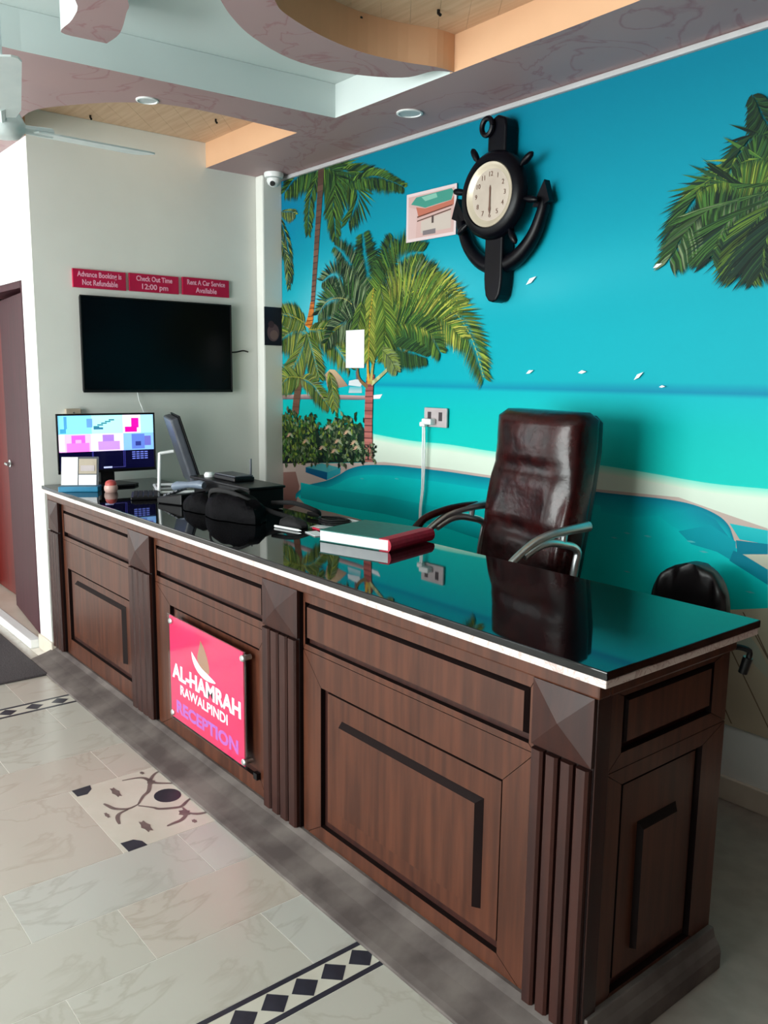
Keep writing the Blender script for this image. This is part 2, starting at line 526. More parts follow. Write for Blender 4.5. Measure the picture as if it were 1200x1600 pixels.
for x, y in [(-4.694, 1.782), (-4.311, 2.318), (-2.741, 2.086), (-2.527, 2.292)]:
    mb = MB().tube([(x, y, ZC), (x, y, ZC - 0.012), (x + 0.012, y, ZC - 0.022)], 0.006, 6)
    obj('ceiling_hook', mb, 'black_plastic', ceiling)
struct('trim_2', MB().box(XP + 0.001, XR, YM - 0.018, YM + 0.0083, ZS - 0.024, ZS - 0.001), 'trim_grey', bevel=0.005)
# skirtings
struct('baseboard_back', MB().box(XP, XR, YM - 0.012, YM + 0.008, 0, 0.09), 'skirt', bevel=0.003)
struct('baseboard_left', MB().box(-4.985, XL + 0.03, YD - 0.014, YD, 0, 0.085).box(XL, XL + 0.03, YD, YD + 0.018, 0, 0.085), 'skirt', bevel=0.003)

# door: dark frame, leaf ajar with a handle, red leaf beyond
d = thing('door_1', 'red-brown wooden double door standing ajar behind the white step', 'door', (-5.5, 1.5, 0.05))
d['kind'] = 'structure'
fr = MB().box(-5.005, -4.986, YD - 0.003, YD + 0.14, 0.05, 2.099).box(-6.62, -6.575, YD - 0.006, YD + 0.14, 0.05, 2.099).box(-6.575, -5.005, YD - 0.003, YD + 0.14, 2.06, 2.099)
obj('door_frame', fr, 'door_dark', d, bevel=0.004)
def leaf(p, q, m, panel=True):
    p, q = Vector(p), Vector(q)
    u = (q - p).normalized()
    n = Vector((u.y, -u.x, 0))
    w = (q - p).length
    lf = MB().obox(p + u * w / 2 + Vector((0, 0, 1.05)), u * w / 2, n * 0.02, (0, 0, 0.99))
    o = obj('door_leaf', lf, m, d, bevel=0.003)
    for z0, z1 in ((0.25, 0.95), (1.1, 1.85)):
        pm = MB().obox(p + u * w / 2 + n * 0.022 + Vector((0, 0, (z0 + z1) / 2)), u * (w / 2 - 0.14), n * 0.007, (0, 0, (z1 - z0) / 2))
        obj('door_panel', pm, m, o, bevel=0.005)
    return o, u, n
lo, u, n = leaf((-5.01, 1.50, 0), (-5.80, 1.585, 0), 'door_dark')
kn = Vector((-5.01, 1.50, 1.02)) + u * 0.70
nn = n if n.y < 0 else -n
hm = MB().tube([kn + nn * 0.018, kn + nn * 0.055], 0.009).tube([kn + nn * 0.05, kn + nn * 0.05 - u * 0.10], 0.009)
hm.lathe([(0.024, 0), (0.024, -0.006)], kn + nn * 0.02, 'y', 14)
obj('door_handle', hm, 'chrome', lo, sharp=40)
leaf((-5.81, 1.66, 0), (-6.57, 1.66, 0), 'door_red')
struct('trim_3', MB().box(-6.62, -4.99, YD - 0.06, YD + 0.0, 0, 0.05), 'wall_white', bevel=0.004)
struct('trim_4', MB().box(-6.62, -4.99, YD + 0.0005, 3.1, 0, 0.048), 'skirt')

# ------------------------------------------------------------------ floor tiles, borders, medallion
TILE_MESH = {}
def tile(x0, x1, y0, y1, m):
    key = (round(x1 - x0, 3), round(y1 - y0, 3), m)
    if key not in TILE_MESH:
        w, h = (x1 - x0) / 2 - 0.0013, (y1 - y0) / 2 - 0.0013
        o = obj('tile', MB().box(-w, w, -h, h, -0.0008, 0.0), m, floor)
        TILE_MESH[key] = o.data
    else:
        o = bpy.data.objects.new('tile', TILE_MESH[key])
        COL.objects.link(o)
        attach(o, floor)
    o.location = ((x0 + x1) / 2, (y0 + y1) / 2, 0)
    return o
STRIPS = ((-1.745, -1.622), (-4.145, -4.022))
MED = (-3.13, -2.59, 0.995, 1.43)
cols = []
x = STRIPS[1][1]
ws_ = [0.292, 0.300, 0.300, 0.54, 0.283, 0.280, 0.282]
for w in ws_:
    cols.append((x, x + w)); x += w
cols[-1] = (cols[-1][0], STRIPS[0][0])
kinds = ['tile_cream', 'tile_cream', 'tile_ash', 'tile_rose', 'tile_cream', 'tile_ash']
for ci, (a, b) in enumerate(cols):
    step = 0.58
    y = -1.75 + (0.29 if ci % 2 else 0.04)
    if ci == 3:
        for y0, y1 in zip([-1.8, -1.24, -0.68, -0.12, 0.44], [-1.24, -0.68, -0.12, 0.44, 0.995]):
            tile(a, b, y0, y1, random.choice(kinds))
        continue
    while y < 1.40:
        tile(a, b, y, min(y + step, 1.46), random.choice(kinds))
        y += step
for k in range(5):                                     # right of the near border, up to behind the desk
    a, b = -1.622 + 0.55 * k, -1.622 + 0.55 * (k + 1)
    y = -0.9 + (0.3 if k % 2 else 0)
    while y < 1.3:
        tile(a, b, y, min(y + 0.58, 1.36) if k < 1 else y + 0.58, random.choice(kinds))
        y += 0.58
for k in range(5):                                     # left of the far border, in front of the door
    a, b = -4.145 - 0.5 * (k + 1), -4.145 - 0.5 * k
    y = -0.61 + (0.29 if k % 2 else 0)
    while y < YD - 0.05:
        tile(a, b, y, min(y + 0.58, YD - 0.061), random.choice(kinds))
        y += 0.58
obj('floor_slab', MB().box(-4.7, XR, 1.47, YM - 0.012, -0.0008, -0.0001), 'back_floor', floor)
for (x0, x1), gap in zip(STRIPS, (0.093, 0.122)):
    sb = obj('border_strip', MB().box(x0 + 0.001, x1 - 0.001, -1.9, 1.46, -0.0008, -0.0002), 'inlay_cream', floor)
    for a, b in ((x0 + 0.001, x0 + 0.018), (x1 - 0.018, x1 - 0.001)):
        obj('edge_band', MB().box(a, b, -1.9, 1.46, -0.006, 0.0002), 'inlay_black', sb)
    cx = (x0 + x1) / 2
    me = None
    y = 1.40
    while y > -1.9:
        if me is None:
            o = obj('diamond', MB().prism([(0.041, 0), (0, 0.042), (-0.041, 0), (0, -0.042)], -0.006, 0.0), 'inlay_black', sb)
            me = o.data
        else:
            o = bpy.data.objects.new('diamond', me)
            COL.objects.link(o)
            attach(o, sb)
        o.location = (cx, y, 0.0002)
        y -= gap
# medallion tile half hidden by the desk
med = obj('inlaid_tile', MB().box(MED[0] + 0.001, MED[1] - 0.001, MED[2] + 0.001, MED[3], -0.0008, 0.0002), 'inlay_cream', floor)
def flat(name, poly, m, top=0.0008):
    return obj(name, MB().prism(poly, -0.004, top), m, med)
flat('corner_fan', [(-3.129, 1.006), (-3.132, 1.079), (-3.098, 1.072), (-3.067, 1.045), (-3.071, 1.008)], 'inlay_black')
flat('corner_fan', [(-2.655, 1.009), (-2.651, 1.053), (-2.624, 1.074), (-2.590, 1.078), (-2.588, 1.011)], 'inlay_black')
cd = [(-2.895, 1.242), (-2.912, 1.303), (-2.851, 1.324), (-2.824, 1.261)]
cxm, cym = sum(p[0] for p in cd) / 4, sum(p[1] for p in cd) / 4
flat('centre_disc', [(cxm + 0.055 * math.cos(a * PI / 12), cym + 0.05 * math.sin(a * PI / 12)) for a in range(24)], 'inlay_black')
VINES = [[(-3.091, 1.192), (-3.079, 1.243), (-3.057, 1.271), (-3.000, 1.284), (-2.967, 1.317), (-2.943, 1.349)],
         [(-3.081, 1.359), (-3.069, 1.320), (-3.028, 1.283), (-2.948, 1.240), (-2.922, 1.207), (-2.873, 1.166)],
         [(-2.873, 1.166), (-2.865, 1.123), (-2.894, 1.085), (-2.934, 1.072), (-2.957, 1.066)],
         [(-2.864, 1.162), (-2.815, 1.201), (-2.793, 1.214), (-2.763, 1.269), (-2.763, 1.292), (-2.784, 1.321), (-2.799, 1.349)],
         [(-2.750, 1.286), (-2.705, 1.282), (-2.671, 1.245), (-2.666, 1.208), (-2.662, 1.184)],
         [(-2.705, 1.282), (-2.674, 1.308), (-2.662, 1.346)],
         [(-2.860, 1.121), (-2.849, 1.082), (-2.817, 1.064), (-2.778, 1.056)]]
for vn in VINES:
    p = bez([(a, b, 0) for a, b in vn], 4)
    k = len(p)
    ring = []
    for i, q in enumerate(p):
        t = (p[min(i + 1, k - 1)] - p[max(i - 1, 0)]).normalized()
        nrm = Vector((-t.y, t.x, 0))
        w = 0.0058 * (0.45 + 0.9 * math.sin(PI * min(0.95, max(0.08, i / k))))
        ring.append((q + nrm * w, q - nrm * w))
    mb = MB()
    mb.add([v + Vector((0, 0, 0.0009)) for pr in ring for v in pr], [(2 * i, 2 * i + 1, 2 * i + 3, 2 * i + 2) for i in range(k - 1)])
    obj('vine', mb, 'inlay_brown', med)
for c, ln, wd_ in (([(-3.015, 1.136)][0], 0.10, 0.03), ([(-2.708, 1.124)][0], 0.10, 0.035), ([(-3.106, 1.281)][0], 0.03, 0.018),
                   ([(-2.867, 1.044)][0], 0.05, 0.016), ([(-2.634, 1.277)][0], 0.03, 0.02), ([(-3.011, 1.278)][0], 0.05, 0.035), ([(-2.711, 1.275)][0], 0.06, 0.045)):
    flat('leaf', [(c[0] + ln / 2 * math.cos(a * PI / 6) * (1 if a % 2 else 0.7), c[1] + wd_ / 2 * math.sin(a * PI / 6) * (1 if a % 2 else 0.7)) for a in range(12)], 'inlay_brown', 0.001)
mt = MB().box(-5.45, -4.48, 0.62, 1.345, 0.0003, 0.014)
tag(obj('doormat', mt, 'mat', bevel=0.005), 'dark grey rectangular doormat on the tiles before the door', 'doormat')

# ------------------------------------------------------------------ beach mural (a flat print on the back wall)
mu = MB()
LAYER = [0.0]
def ink(r, g, b, k=1.0):
    return (lin(min(255, max(0, r * k)) / 255), lin(min(255, max(0, g * k)) / 255), lin(min(255, max(0, b * k)) / 255), 1.0)
def mix(a, b, t):
    t = min(1, max(0, t))
    return tuple(a[i] + (b[i] - a[i]) * t for i in range(3))
def ramp(stops, t):
    if t <= stops[0][0]:
        return stops[0][1]
    for (a, ca), (b, cb) in zip(stops, stops[1:]):
        if t <= b:
            return mix(ca, cb, (t - a) / (b - a))
    return stops[-1][1]
SKY = [(1.592, (0, 164, 178)), (1.8, (0, 160, 176)), (2.1, (0, 148, 167)), (2.4, (0, 132, 155)), (2.81, (0, 112, 137))]
SEA = [(0.9, (24, 206, 194)), (1.2, (12, 198, 188)), (1.4, (0, 184, 182)), (1.53, (0, 174, 184))]
def horizon(x):
    return 1.535 + 0.012 * max(0, min(1, (x + 3.6) / 2))
def base_colour(x, z):
    hz = horizon(x)
    if z > hz:
        c = ramp(SKY, z)
        c = mix((0, 126, 162), c, (z - hz) / 0.045)
        # pale cloud haze around and right of the palm
        for cx, cz, sx, sz, k in ((-4.3, 2.0, .28, .22, .6), (-3.2, 2.1, .3, .14, .3), (-2.9, 2.0, .5, .10, .22), (-2.2, 2.05, .6, .12, .16), (-4.6, 1.95, .2, .12, .3), (-4.15, 2.1, .18, .18, .35), (-2.55, 1.98, .22, .08, .14)):
            g = math.exp(-((x - cx) / sx) ** 2 - ((z - cz) / sz) ** 2)
            c = mix(c, (120, 190, 205), k * g)
        if x < -4.2:
            c = mix(c, (0, 104, 160), 0.35 * min(1, (-4.2 - x) / .4) * min(1, max(0, (z - 2.2) / .4)))
        return c
    return ramp(SEA, z)
NX, NZ = 150, 130
X0, X1, Z0, Z1 = XP + 0.001, -0.86, 0.295, ZS - 0.001
xs = [X0 + (X1 - X0) * i / 130 for i in range(131)]
zs = [Z0 + (Z1 - Z0) * i / NZ for i in range(NZ + 1)]
vs = [(x, YM, z) for z in zs for x in xs]
nxc = len(xs)
for j in range(NZ):
    for i in range(nxc - 1):
        q = [(i, j), (i + 1, j), (i + 1, j + 1), (i, j + 1)]
        mu.f.append(tuple(b * nxc + a for a, b in q)); mu.mi.append(0); mu.sm.append(False)
        mu.c.append([ink(*base_colour(xs[a], zs[b])) for a, b in q])
mu.v += vs
def layer(dy=0.00006):
    LAYER[0] += dy
    return YM - LAYER[0]
def blob(poly, col, col2=None, z0=None, z1=None, dy=0.00006):
    """filled outline, shaded from col (top) to col2 (bottom) as the artwork is"""
    y = layer(dy)
    mu.v += [(x, y, z) for x, z in poly]
    b = len(mu.v) - len(poly)
    mu.f.append(tuple(range(b, b + len(poly)))); mu.mi.append(0); mu.sm.append(False)
    if col2:
        zt, zb = max(p[1] for p in poly), min(p[1] for p in poly)
        mu.c.append([ink(*mix(col, col2, (zt - z) / max(1e-6, zt - zb))) for x, z in poly])
    else:
        mu.c.append(ink(*col))
def band(top, bot, ct, cb, dy=0.00006):
    """strip between two polylines with the same number of points"""
    y = layer(dy)
    n = len(top)
    b = len(mu.v)
    mu.v += [(x, y, z) for x, z in top] + [(x, y, z) for x, z in bot]
    for i in range(n - 1):
        mu.f.append((b + n + i, b + n + i + 1, b + i + 1, b + i)); mu.mi.append(0); mu.sm.append(False)
        mu.c.append([ink(*cb), ink(*cb), ink(*ct), ink(*ct)])
def smooth2(p, n=6):
    return [(a, b) for a, b, c in bez([(x, z, 0) for x, z in p], n)]
# beach
beach = smooth2([(-3.798, 1.282), (-3.435, 1.262), (-3.136, 1.262), (-2.856, 1.251), (-2.504, 1.242), (-2.189, 1.238), (-1.940, 1.227), (-1.689, 1.214), (-1.466, 1.217)]) + [(X1, 1.08)]
pool_top = smooth2([(-4.549, 0.843), (-4.504, 0.873), (-4.416, 0.916), (-4.206, 0.966), (-4.074, 1.014), (-3.978, 1.057), (-3.825, 1.094), (-3.594, 1.114), (-3.379, 1.119), (-3.131, 1.122), (-2.859, 1.120), (-2.498, 1.123), (-2.215, 1.123), (-2.038, 1.127), (-1.875, 1.131), (-1.748, 1.123), (-1.654, 1.098), (-1.605, 1.066), (-1.581, 1.021), (-1.568, 0.984)])
sand_edge = smooth2([(-4.715, 1.015), (-4.415, 1.042), (-4.074, 1.076), (-3.650, 1.127), (-3.380, 1.133), (-3.131, 1.135), (-2.860, 1.132), (-2.499, 1.138), (-2.216, 1.137), (-1.993, 1.140), (-1.819, 1.142), (-1.628, 1.097), (-1.452, 1.060)])
low = [(x, 0.30) for x, z in beach]
band(beach, [(x, z - 0.035) for x, z in beach], (120, 226, 206), (212, 234, 214))
band([(x, z - 0.035) for x, z in beach], low, (216, 232, 216), (224, 228, 222))
# paved terrace at the left and the pool rim
blob([(-4.715, 1.036), (-4.140, 1.078), (-3.650, 1.127), (-3.380, 1.133), (-3.131, 1.135), (-2.860, 1.132), (-2.498, 1.135), (-2.215, 1.134), (-1.993, 1.140), (-1.819, 1.145), (-1.628, 1.107), (-1.454, 1.074), (-1.419, 0.666), (-4.732, -0.180)], (196, 178, 170), (176, 150, 140))
blob([(-4.716, 0.969), (-4.547, 0.989), (-4.504, 0.898), (-4.549, 0.768), (-4.720, 0.704)], (150, 112, 104), (130, 84, 78))
# pool with its darker rim shadow
pool_low = [(-4.549, 0.827), (-4.417, 0.777), (-4.139, 0.777), (-3.882, 0.780), (-3.423, 0.794), (-2.844, 0.753), (-2.292, 0.694), (-1.813, 0.682), (-1.544, 0.751), (-1.429, 0.782)]
pool = pool_top + [(-1.504, 0.966), (-1.441, 0.925), (-1.429, 0.782), (-1.544, 0.751), (-1.812, 0.672), (-2.289, 0.650), (-2.841, 0.680), (-3.422, 0.751), (-3.882, 0.773), (-4.139, 0.777), (-4.417, 0.777)]
blob(pool, (0, 190, 196), (0, 222, 214))
shade = [(x, z - 0.03 - 0.03 * math.sin(PI * i / len(pool_top))) for i, (x, z) in enumerate(pool_top)]
band(pool_top, shade, (0, 122, 148), (0, 180, 190))
pt = [(-2.198, 1.114), (-2.038, 1.116), (-1.874, 1.120), (-1.747, 1.111), (-1.657, 1.078), (-1.601, 1.023), (-1.560, 0.956)]
pb = [(-2.176, 1.039), (-2.032, 1.037), (-1.899, 1.060), (-1.838, 1.027), (-1.697, 0.978), (-1.590, 0.951), (-1.513, 0.924)]
band(pt, pb, (0, 140, 162), (0, 190, 196))
blob([(-1.809, 1.011), (-1.676, 1.056), (-1.570, 1.008), (-1.563, 0.927), (-1.642, 0.957), (-1.750, 0.969)], (0, 160, 176))
gl = [(-4.489, 0.825), (-4.139, 0.820), (-3.645, 0.835), (-3.121, 0.828), (-2.846, 0.804), (-2.295, 0.742)]
band([(x, z + 0.10) for x, z in gl], gl, (0, 190, 194), (0, 166, 168))
blob([(-1.600, 1.072), (-1.453, 1.067), (-1.449, 1.016), (-1.556, 1.018)], (40, 190, 196), (20, 180, 190))
blob([(-1.570, 1.013), (-1.449, 1.018), (-1.446, 0.981), (-1.561, 0.961)], (0, 126, 150))
blob([(-1.551, 0.963), (-1.445, 0.979), (-1.441, 0.925)], (196, 200, 180), (180, 184, 168))
blob([(-1.577, 0.973), (-1.541, 0.965), (-1.441, 0.925), (-1.436, 0.869), (-1.589, 0.932)], (0, 126, 150), (0, 140, 160))
for q in [(-2.105, 0.939), (-1.945, 0.970), (-2.043, 0.968), (-1.751, 0.979), (-1.695, 0.948), (-3.537, 1.045), (-3.325, 1.008), (-3.848, 1.014), (-2.032, 0.806), (-1.500, 0.829)]:
    blob([(q[0] - 0.02, q[1]), (q[0], q[1] + 0.004), (q[0] + 0.02, q[1]), (q[0], q[1] - 0.004)], (90, 200, 205))
# timber deck below the pool at the right
blob([(-1.842, 0.676), (-1.541, 0.754), (-1.429, 0.784)] + [(X1, 0.78), (X1, 0.296), (-1.95, 0.296)], (196, 190, 168), (186, 172, 150))
for p, q in ([(-1.667, 0.525), (-1.533, 0.307)], [(-1.592, 0.647), (-1.390, 0.336)], [(-1.523, 0.748), (-1.413, 0.595)], [(-1.469, 0.690), (-1.372, 0.534)]):
    blob([p, (p[0] + 0.006, p[1]), (q[0] + 0.006, q[1]), q], (120, 104, 88))
blob([(-1.544, 0.634), (-1.505, 0.681), (-1.452, 0.633), (-1.411, 0.571), (-1.407, 0.523), (-1.458, 0.558)], (172, 186, 174), (184, 184, 168))
# small teal plunge box on the terrace
blob([(-4.430, 1.028), (-4.254, 1.068), (-4.055, 1.058), (-4.193, 1.018)], (74, 170, 176))
blob([(-4.430, 1.028), (-4.193, 1.018), (-4.199, 0.970), (-4.430, 0.996)], (0, 98, 138), (0, 80, 128))
blob([(-4.193, 1.018), (-4.055, 1.058), (-4.061, 1.023), (-4.199, 0.970)], (40, 160, 176))
# far jetty, hut and boats
band([(-4.709, 1.473), (-4.274, 1.488), (-3.890, 1.489), (-3.702, 1.490)], [(-4.709, 1.444), (-4.274, 1.457), (-3.889, 1.464), (-3.713, 1.476)], (196, 160, 156), (90, 84, 96))
blob([(-3.800, 1.491), (-3.668, 1.502), (-3.691, 1.477), (-3.800, 1.470)], (226, 230, 236))
blob([(-4.220, 1.607), (-4.168, 1.637), (-4.116, 1.634), (-4.058, 1.597), (-3.988, 1.542), (-4.089, 1.529), (-4.194, 1.531)], (196, 170, 134), (150, 122, 104))
blob([(-3.976, 1.572), (-3.891, 1.583), (-3.855, 1.555), (-3.866, 1.540), (-3.982, 1.546)], (206, 214, 218))
blob([(-3.970, 1.539), (-3.854, 1.541), (-3.854, 1.505), (-3.982, 1.502)], (70, 180, 190), (190, 200, 206))
blob([(-4.413, 1.508), (-4.288, 1.514), (-4.274, 1.480), (-4.399, 1.477)], (150, 200, 200))
blob([(-3.915, 1.627), (-3.891, 1.627), (-3.885, 1.580), (-3.909, 1.580)], (90, 96, 110))
# foliage helpers
GREENS = [(32, 60, 36), (50, 84, 38), (80, 108, 42), (110, 126, 50), (140, 142, 62), (18, 38, 32), (96, 112, 82)]
def leaf_poly(p, dvec, w, col, y):
    p, dvec = Vector(p), Vector(dvec)
    nrm = Vector((-dvec.y, dvec.x)).normalized() * w
    b = len(mu.v)
    q = [p - nrm * 0.4, p + dvec * 0.45 - nrm, p + dvec, p + dvec * 0.45 + nrm]
    mu.v += [(a.x, y, a.y) for a in q]
    mu.f.append((b, b + 1, b + 2, b + 3)); mu.mi.append(0); mu.sm.append(False)
    mu.c.append(ink(*col))
def frond(pts, length, n=46, tones=(0, 1, 2, 3), rib=None, droop=0.45, w=0.0052, lean=0.55):
    """a feather palm frond: midrib along pts, leaflets on both sides"""
    base = layer(0.00008)
    p = smooth2(pts, 10)
    cum = [0]
    for a, b in zip(p, p[1:]):
        cum.append(cum[-1] + math.hypot(b[0] - a[0], b[1] - a[1]))
    L = cum[-1]
    n = int(n * 1.6)
    for k in range(n):
        t = (k + 0.5) / n
        s = t * L
        i = max(0, min(len(p) - 2, next((j for j in range(len(cum) - 1) if cum[j + 1] >= s), len(p) - 2)))
        f = (s - cum[i]) / max(1e-6, cum[i + 1] - cum[i])
        c = Vector(p[i]).lerp(Vector(p[i + 1]), f)
        tg = (Vector(p[i + 1]) - Vector(p[i])).normalized()
        nr = Vector((-tg.y, tg.x))
        ln = length * (0.35 + 0.65 * math.sin(PI * min(1, 0.12 + 0.86 * t)))
        for sd in (-1, 1):
            dv = (tg * lean + nr * sd + Vector((0, -droop))).normalized() * ln * random.uniform(0.75, 1.1)
            col = GREENS[random.choice(tones)]
            kk = random.uniform(0.6, 1.3)
            leaf_poly(c, dv, w * 0.72 * random.uniform(0.7, 1.4), tuple(v * kk for v in col), base - 0.0000012 * (k * 2 + (sd > 0)))
    if rib:
        y = layer(0.00013)
        for a, b in zip(p, p[1:]):
            leaf_poly(a, (b[0] - a[0], b[1] - a[1]), 0.004, rib, y)
def bush(poly, n, tones, size=0.03):
    xs_, zs_ = [q[0] for q in poly], [q[1] for q in poly]
    base = layer(0.0001)
    k = 0
    while k < n:
        x, z = random.uniform(min(xs_), max(xs_)), random.uniform(min(zs_), max(zs_))
        ins = False
        for i in range(len(poly)):
            (xa, za), (xb, zb) = poly[i - 1], poly[i]
            if (za > z) != (zb > z) and x < (xb - xa) * (z - za) / (zb - za) + xa:
                ins = not ins
        if not ins:
            continue
        k += 1
        a = random.uniform(0, 2 * PI)
        col = GREENS[random.choice(tones)]
        kk = random.uniform(0.6, 1.35)
        leaf_poly((x, z), (math.cos(a) * size, math.sin(a) * size), size * 0.28, tuple(v * kk for v in col), base - 0.0000008 * k)
    LAYER[0] += 0.0000008 * n
def trunk(pts, w0, w1, c0, c1, rings=0, ring_col=(90, 60, 50)):
    p = smooth2(pts, 6)
    n = len(p)
    for i in range(n - 1):
        t = i / (n - 1)
        a, b = Vector(p[i]), Vector(p[i + 1])
        tg = (b - a).normalized()
        nr = Vector((-tg.y, tg.x))
        wa, wb = w0 + (w1 - w0) * t, w0 + (w1 - w0) * (i + 1) / (n - 1)
        kk = random.uniform(0.9, 1.1)
        blob([tuple(a - nr * wa), tuple(b - nr * wb), tuple(b + nr * wb), tuple(a + nr * wa)], tuple(v * kk for v in mix(c0, c1, t)), dy=0.000002)
    for k in range(rings):
        t = (k + 0.5) / rings
        i = int(t * (n - 1))
        a = Vector(p[i])
        w = w0 + (w1 - w0) * t
        blob([(a.x - w, a.y - 0.003), (a.x + w, a.y), (a.x + w, a.y + 0.006), (a.x - w, a.y + 0.004)], ring_col, dy=0.00002)
# tall palm at the left: blurred crown above, long trunk
for pts, ln in (([(-4.241, 2.791), (-4.475, 2.802), (-4.654, 2.719)], .16), ([(-4.241, 2.805), (-4.053, 2.759), (-3.902, 2.605), (-3.990, 2.463)], .22), ([(-4.222, 2.788), (-3.846, 2.696), (-3.519, 2.578)], .12),
                ([(-4.241, 2.780), (-4.145, 2.607), (-4.113, 2.390)], .14), ([(-4.273, 2.786), (-4.373, 2.640), (-4.395, 2.441)], .10), ([(-4.241, 2.805), (-4.114, 2.724), (-4.145, 2.536)], .2), ([(-3.992, 2.670), (-3.733, 2.661), (-3.508, 2.570)], .09)):
    frond(pts, ln, 40, (0, 1, 1, 2, 5), None, 0.7, 0.007)
for pts, ln in (([(-4.693, 2.610), (-4.583, 2.596), (-4.533, 2.574)], .08), ([(-4.708, 2.574), (-4.621, 2.410), (-4.587, 2.176)], .1), ([(-4.725, 2.460), (-4.637, 2.335), (-4.610, 2.139)], .08)):
    frond(pts, ln, 30, (0, 5, 6, 3), None, 0.9)
trunk([(-4.254, 2.818), (-4.273, 2.625), (-4.300, 2.412), (-4.327, 2.193), (-4.348, 2.026)], .030, .020, (72, 56, 48), (120, 84, 70), 26, (70, 52, 48))
trunk([(-4.348, 2.037), (-4.369, 1.952), (-4.397, 1.888)], .020, .038, (176, 102, 52), (196, 120, 40), 5, (130, 70, 34))
# lower left palm
trunk([(-4.405, 1.780), (-4.455, 1.664), (-4.513, 1.506), (-4.544, 1.365)], .030, .038, (84, 72, 54), (120, 80, 66), 8)
for pts, ln in (([(-4.411, 1.858), (-4.539, 1.881), (-4.704, 1.827)], .2), ([(-4.397, 1.876), (-4.241, 1.852), (-4.078, 1.756), (-3.964, 1.645)], .16), ([(-4.411, 1.858), (-4.483, 1.743), (-4.631, 1.584)], .18),
                ([(-4.411, 1.865), (-4.342, 1.741), (-4.274, 1.587)], .16), ([(-4.425, 1.916), (-4.553, 1.960), (-4.701, 1.987)], .12), ([(-4.383, 1.876), (-4.142, 1.868), (-3.984, 1.790)], .12),
                ([(-4.484, 1.586), (-4.631, 1.584), (-4.723, 1.522)], .14), ([(-4.484, 1.586), (-4.343, 1.548), (-4.174, 1.418)], .12), ([(-4.174, 1.626), (-4.141, 1.551), (-4.115, 1.401)], .10)):
    frond(pts, ln, 44, (0, 1, 2, 3, 4, 6), (150, 150, 60), 0.6)
# bushes behind the terrace
blob([(-4.712, 1.262), (-4.596, 1.322), (-4.486, 1.275), (-4.329, 1.330), (-4.261, 1.224), (-4.140, 1.293), (-3.980, 1.324), (-3.858, 1.323), (-3.780, 1.269), (-3.789, 1.115), (-4.715, 1.028)], (30, 56, 42), (14, 26, 30))
bush([(-4.711, 1.337), (-4.596, 1.383), (-4.486, 1.327), (-4.343, 1.392), (-4.274, 1.270), (-4.140, 1.343), (-4.012, 1.367), (-3.888, 1.365), (-3.798, 1.340), (-3.767, 1.234), (-3.777, 1.116), (-4.715, 1.028)], 420, (5, 0, 0, 1, 6), 0.045)
bush([(-4.711, 1.337), (-4.596, 1.362), (-4.450, 1.328), (-4.329, 1.354), (-4.288, 1.160), (-4.344, 1.060), (-4.715, 1.028)], 300, (1, 2, 2, 3, 6, 1), 0.036)
bush([(-4.274, 1.298), (-4.108, 1.344), (-3.962, 1.351), (-3.875, 1.226), (-4.010, 1.123), (-4.240, 1.116)], 170, (0, 6, 6, 3, 1), 0.034)
bush([(-4.011, 1.217), (-3.798, 1.304), (-3.766, 1.132), (-4.010, 1.096)], 60, (0, 5, 6), 0.034)
for q in [(-3.980, 1.272), (-3.911, 1.217), (-4.075, 1.213), (-4.173, 1.291), (-4.234, 1.163), (-3.886, 1.189), (-4.107, 1.153), (-4.414, 1.190), (-4.598, 1.219)]:
    y_ = layer(0.00003)
    for k in range(9):
        a = PI * (0.1 + 0.8 * k / 8)
        leaf_poly(q, (0.05 * math.cos(a), 0.05 * math.sin(a) - 0.03), 0.005, (150 + 8 * k, 168, 140), y_ - 0.000002 * k)
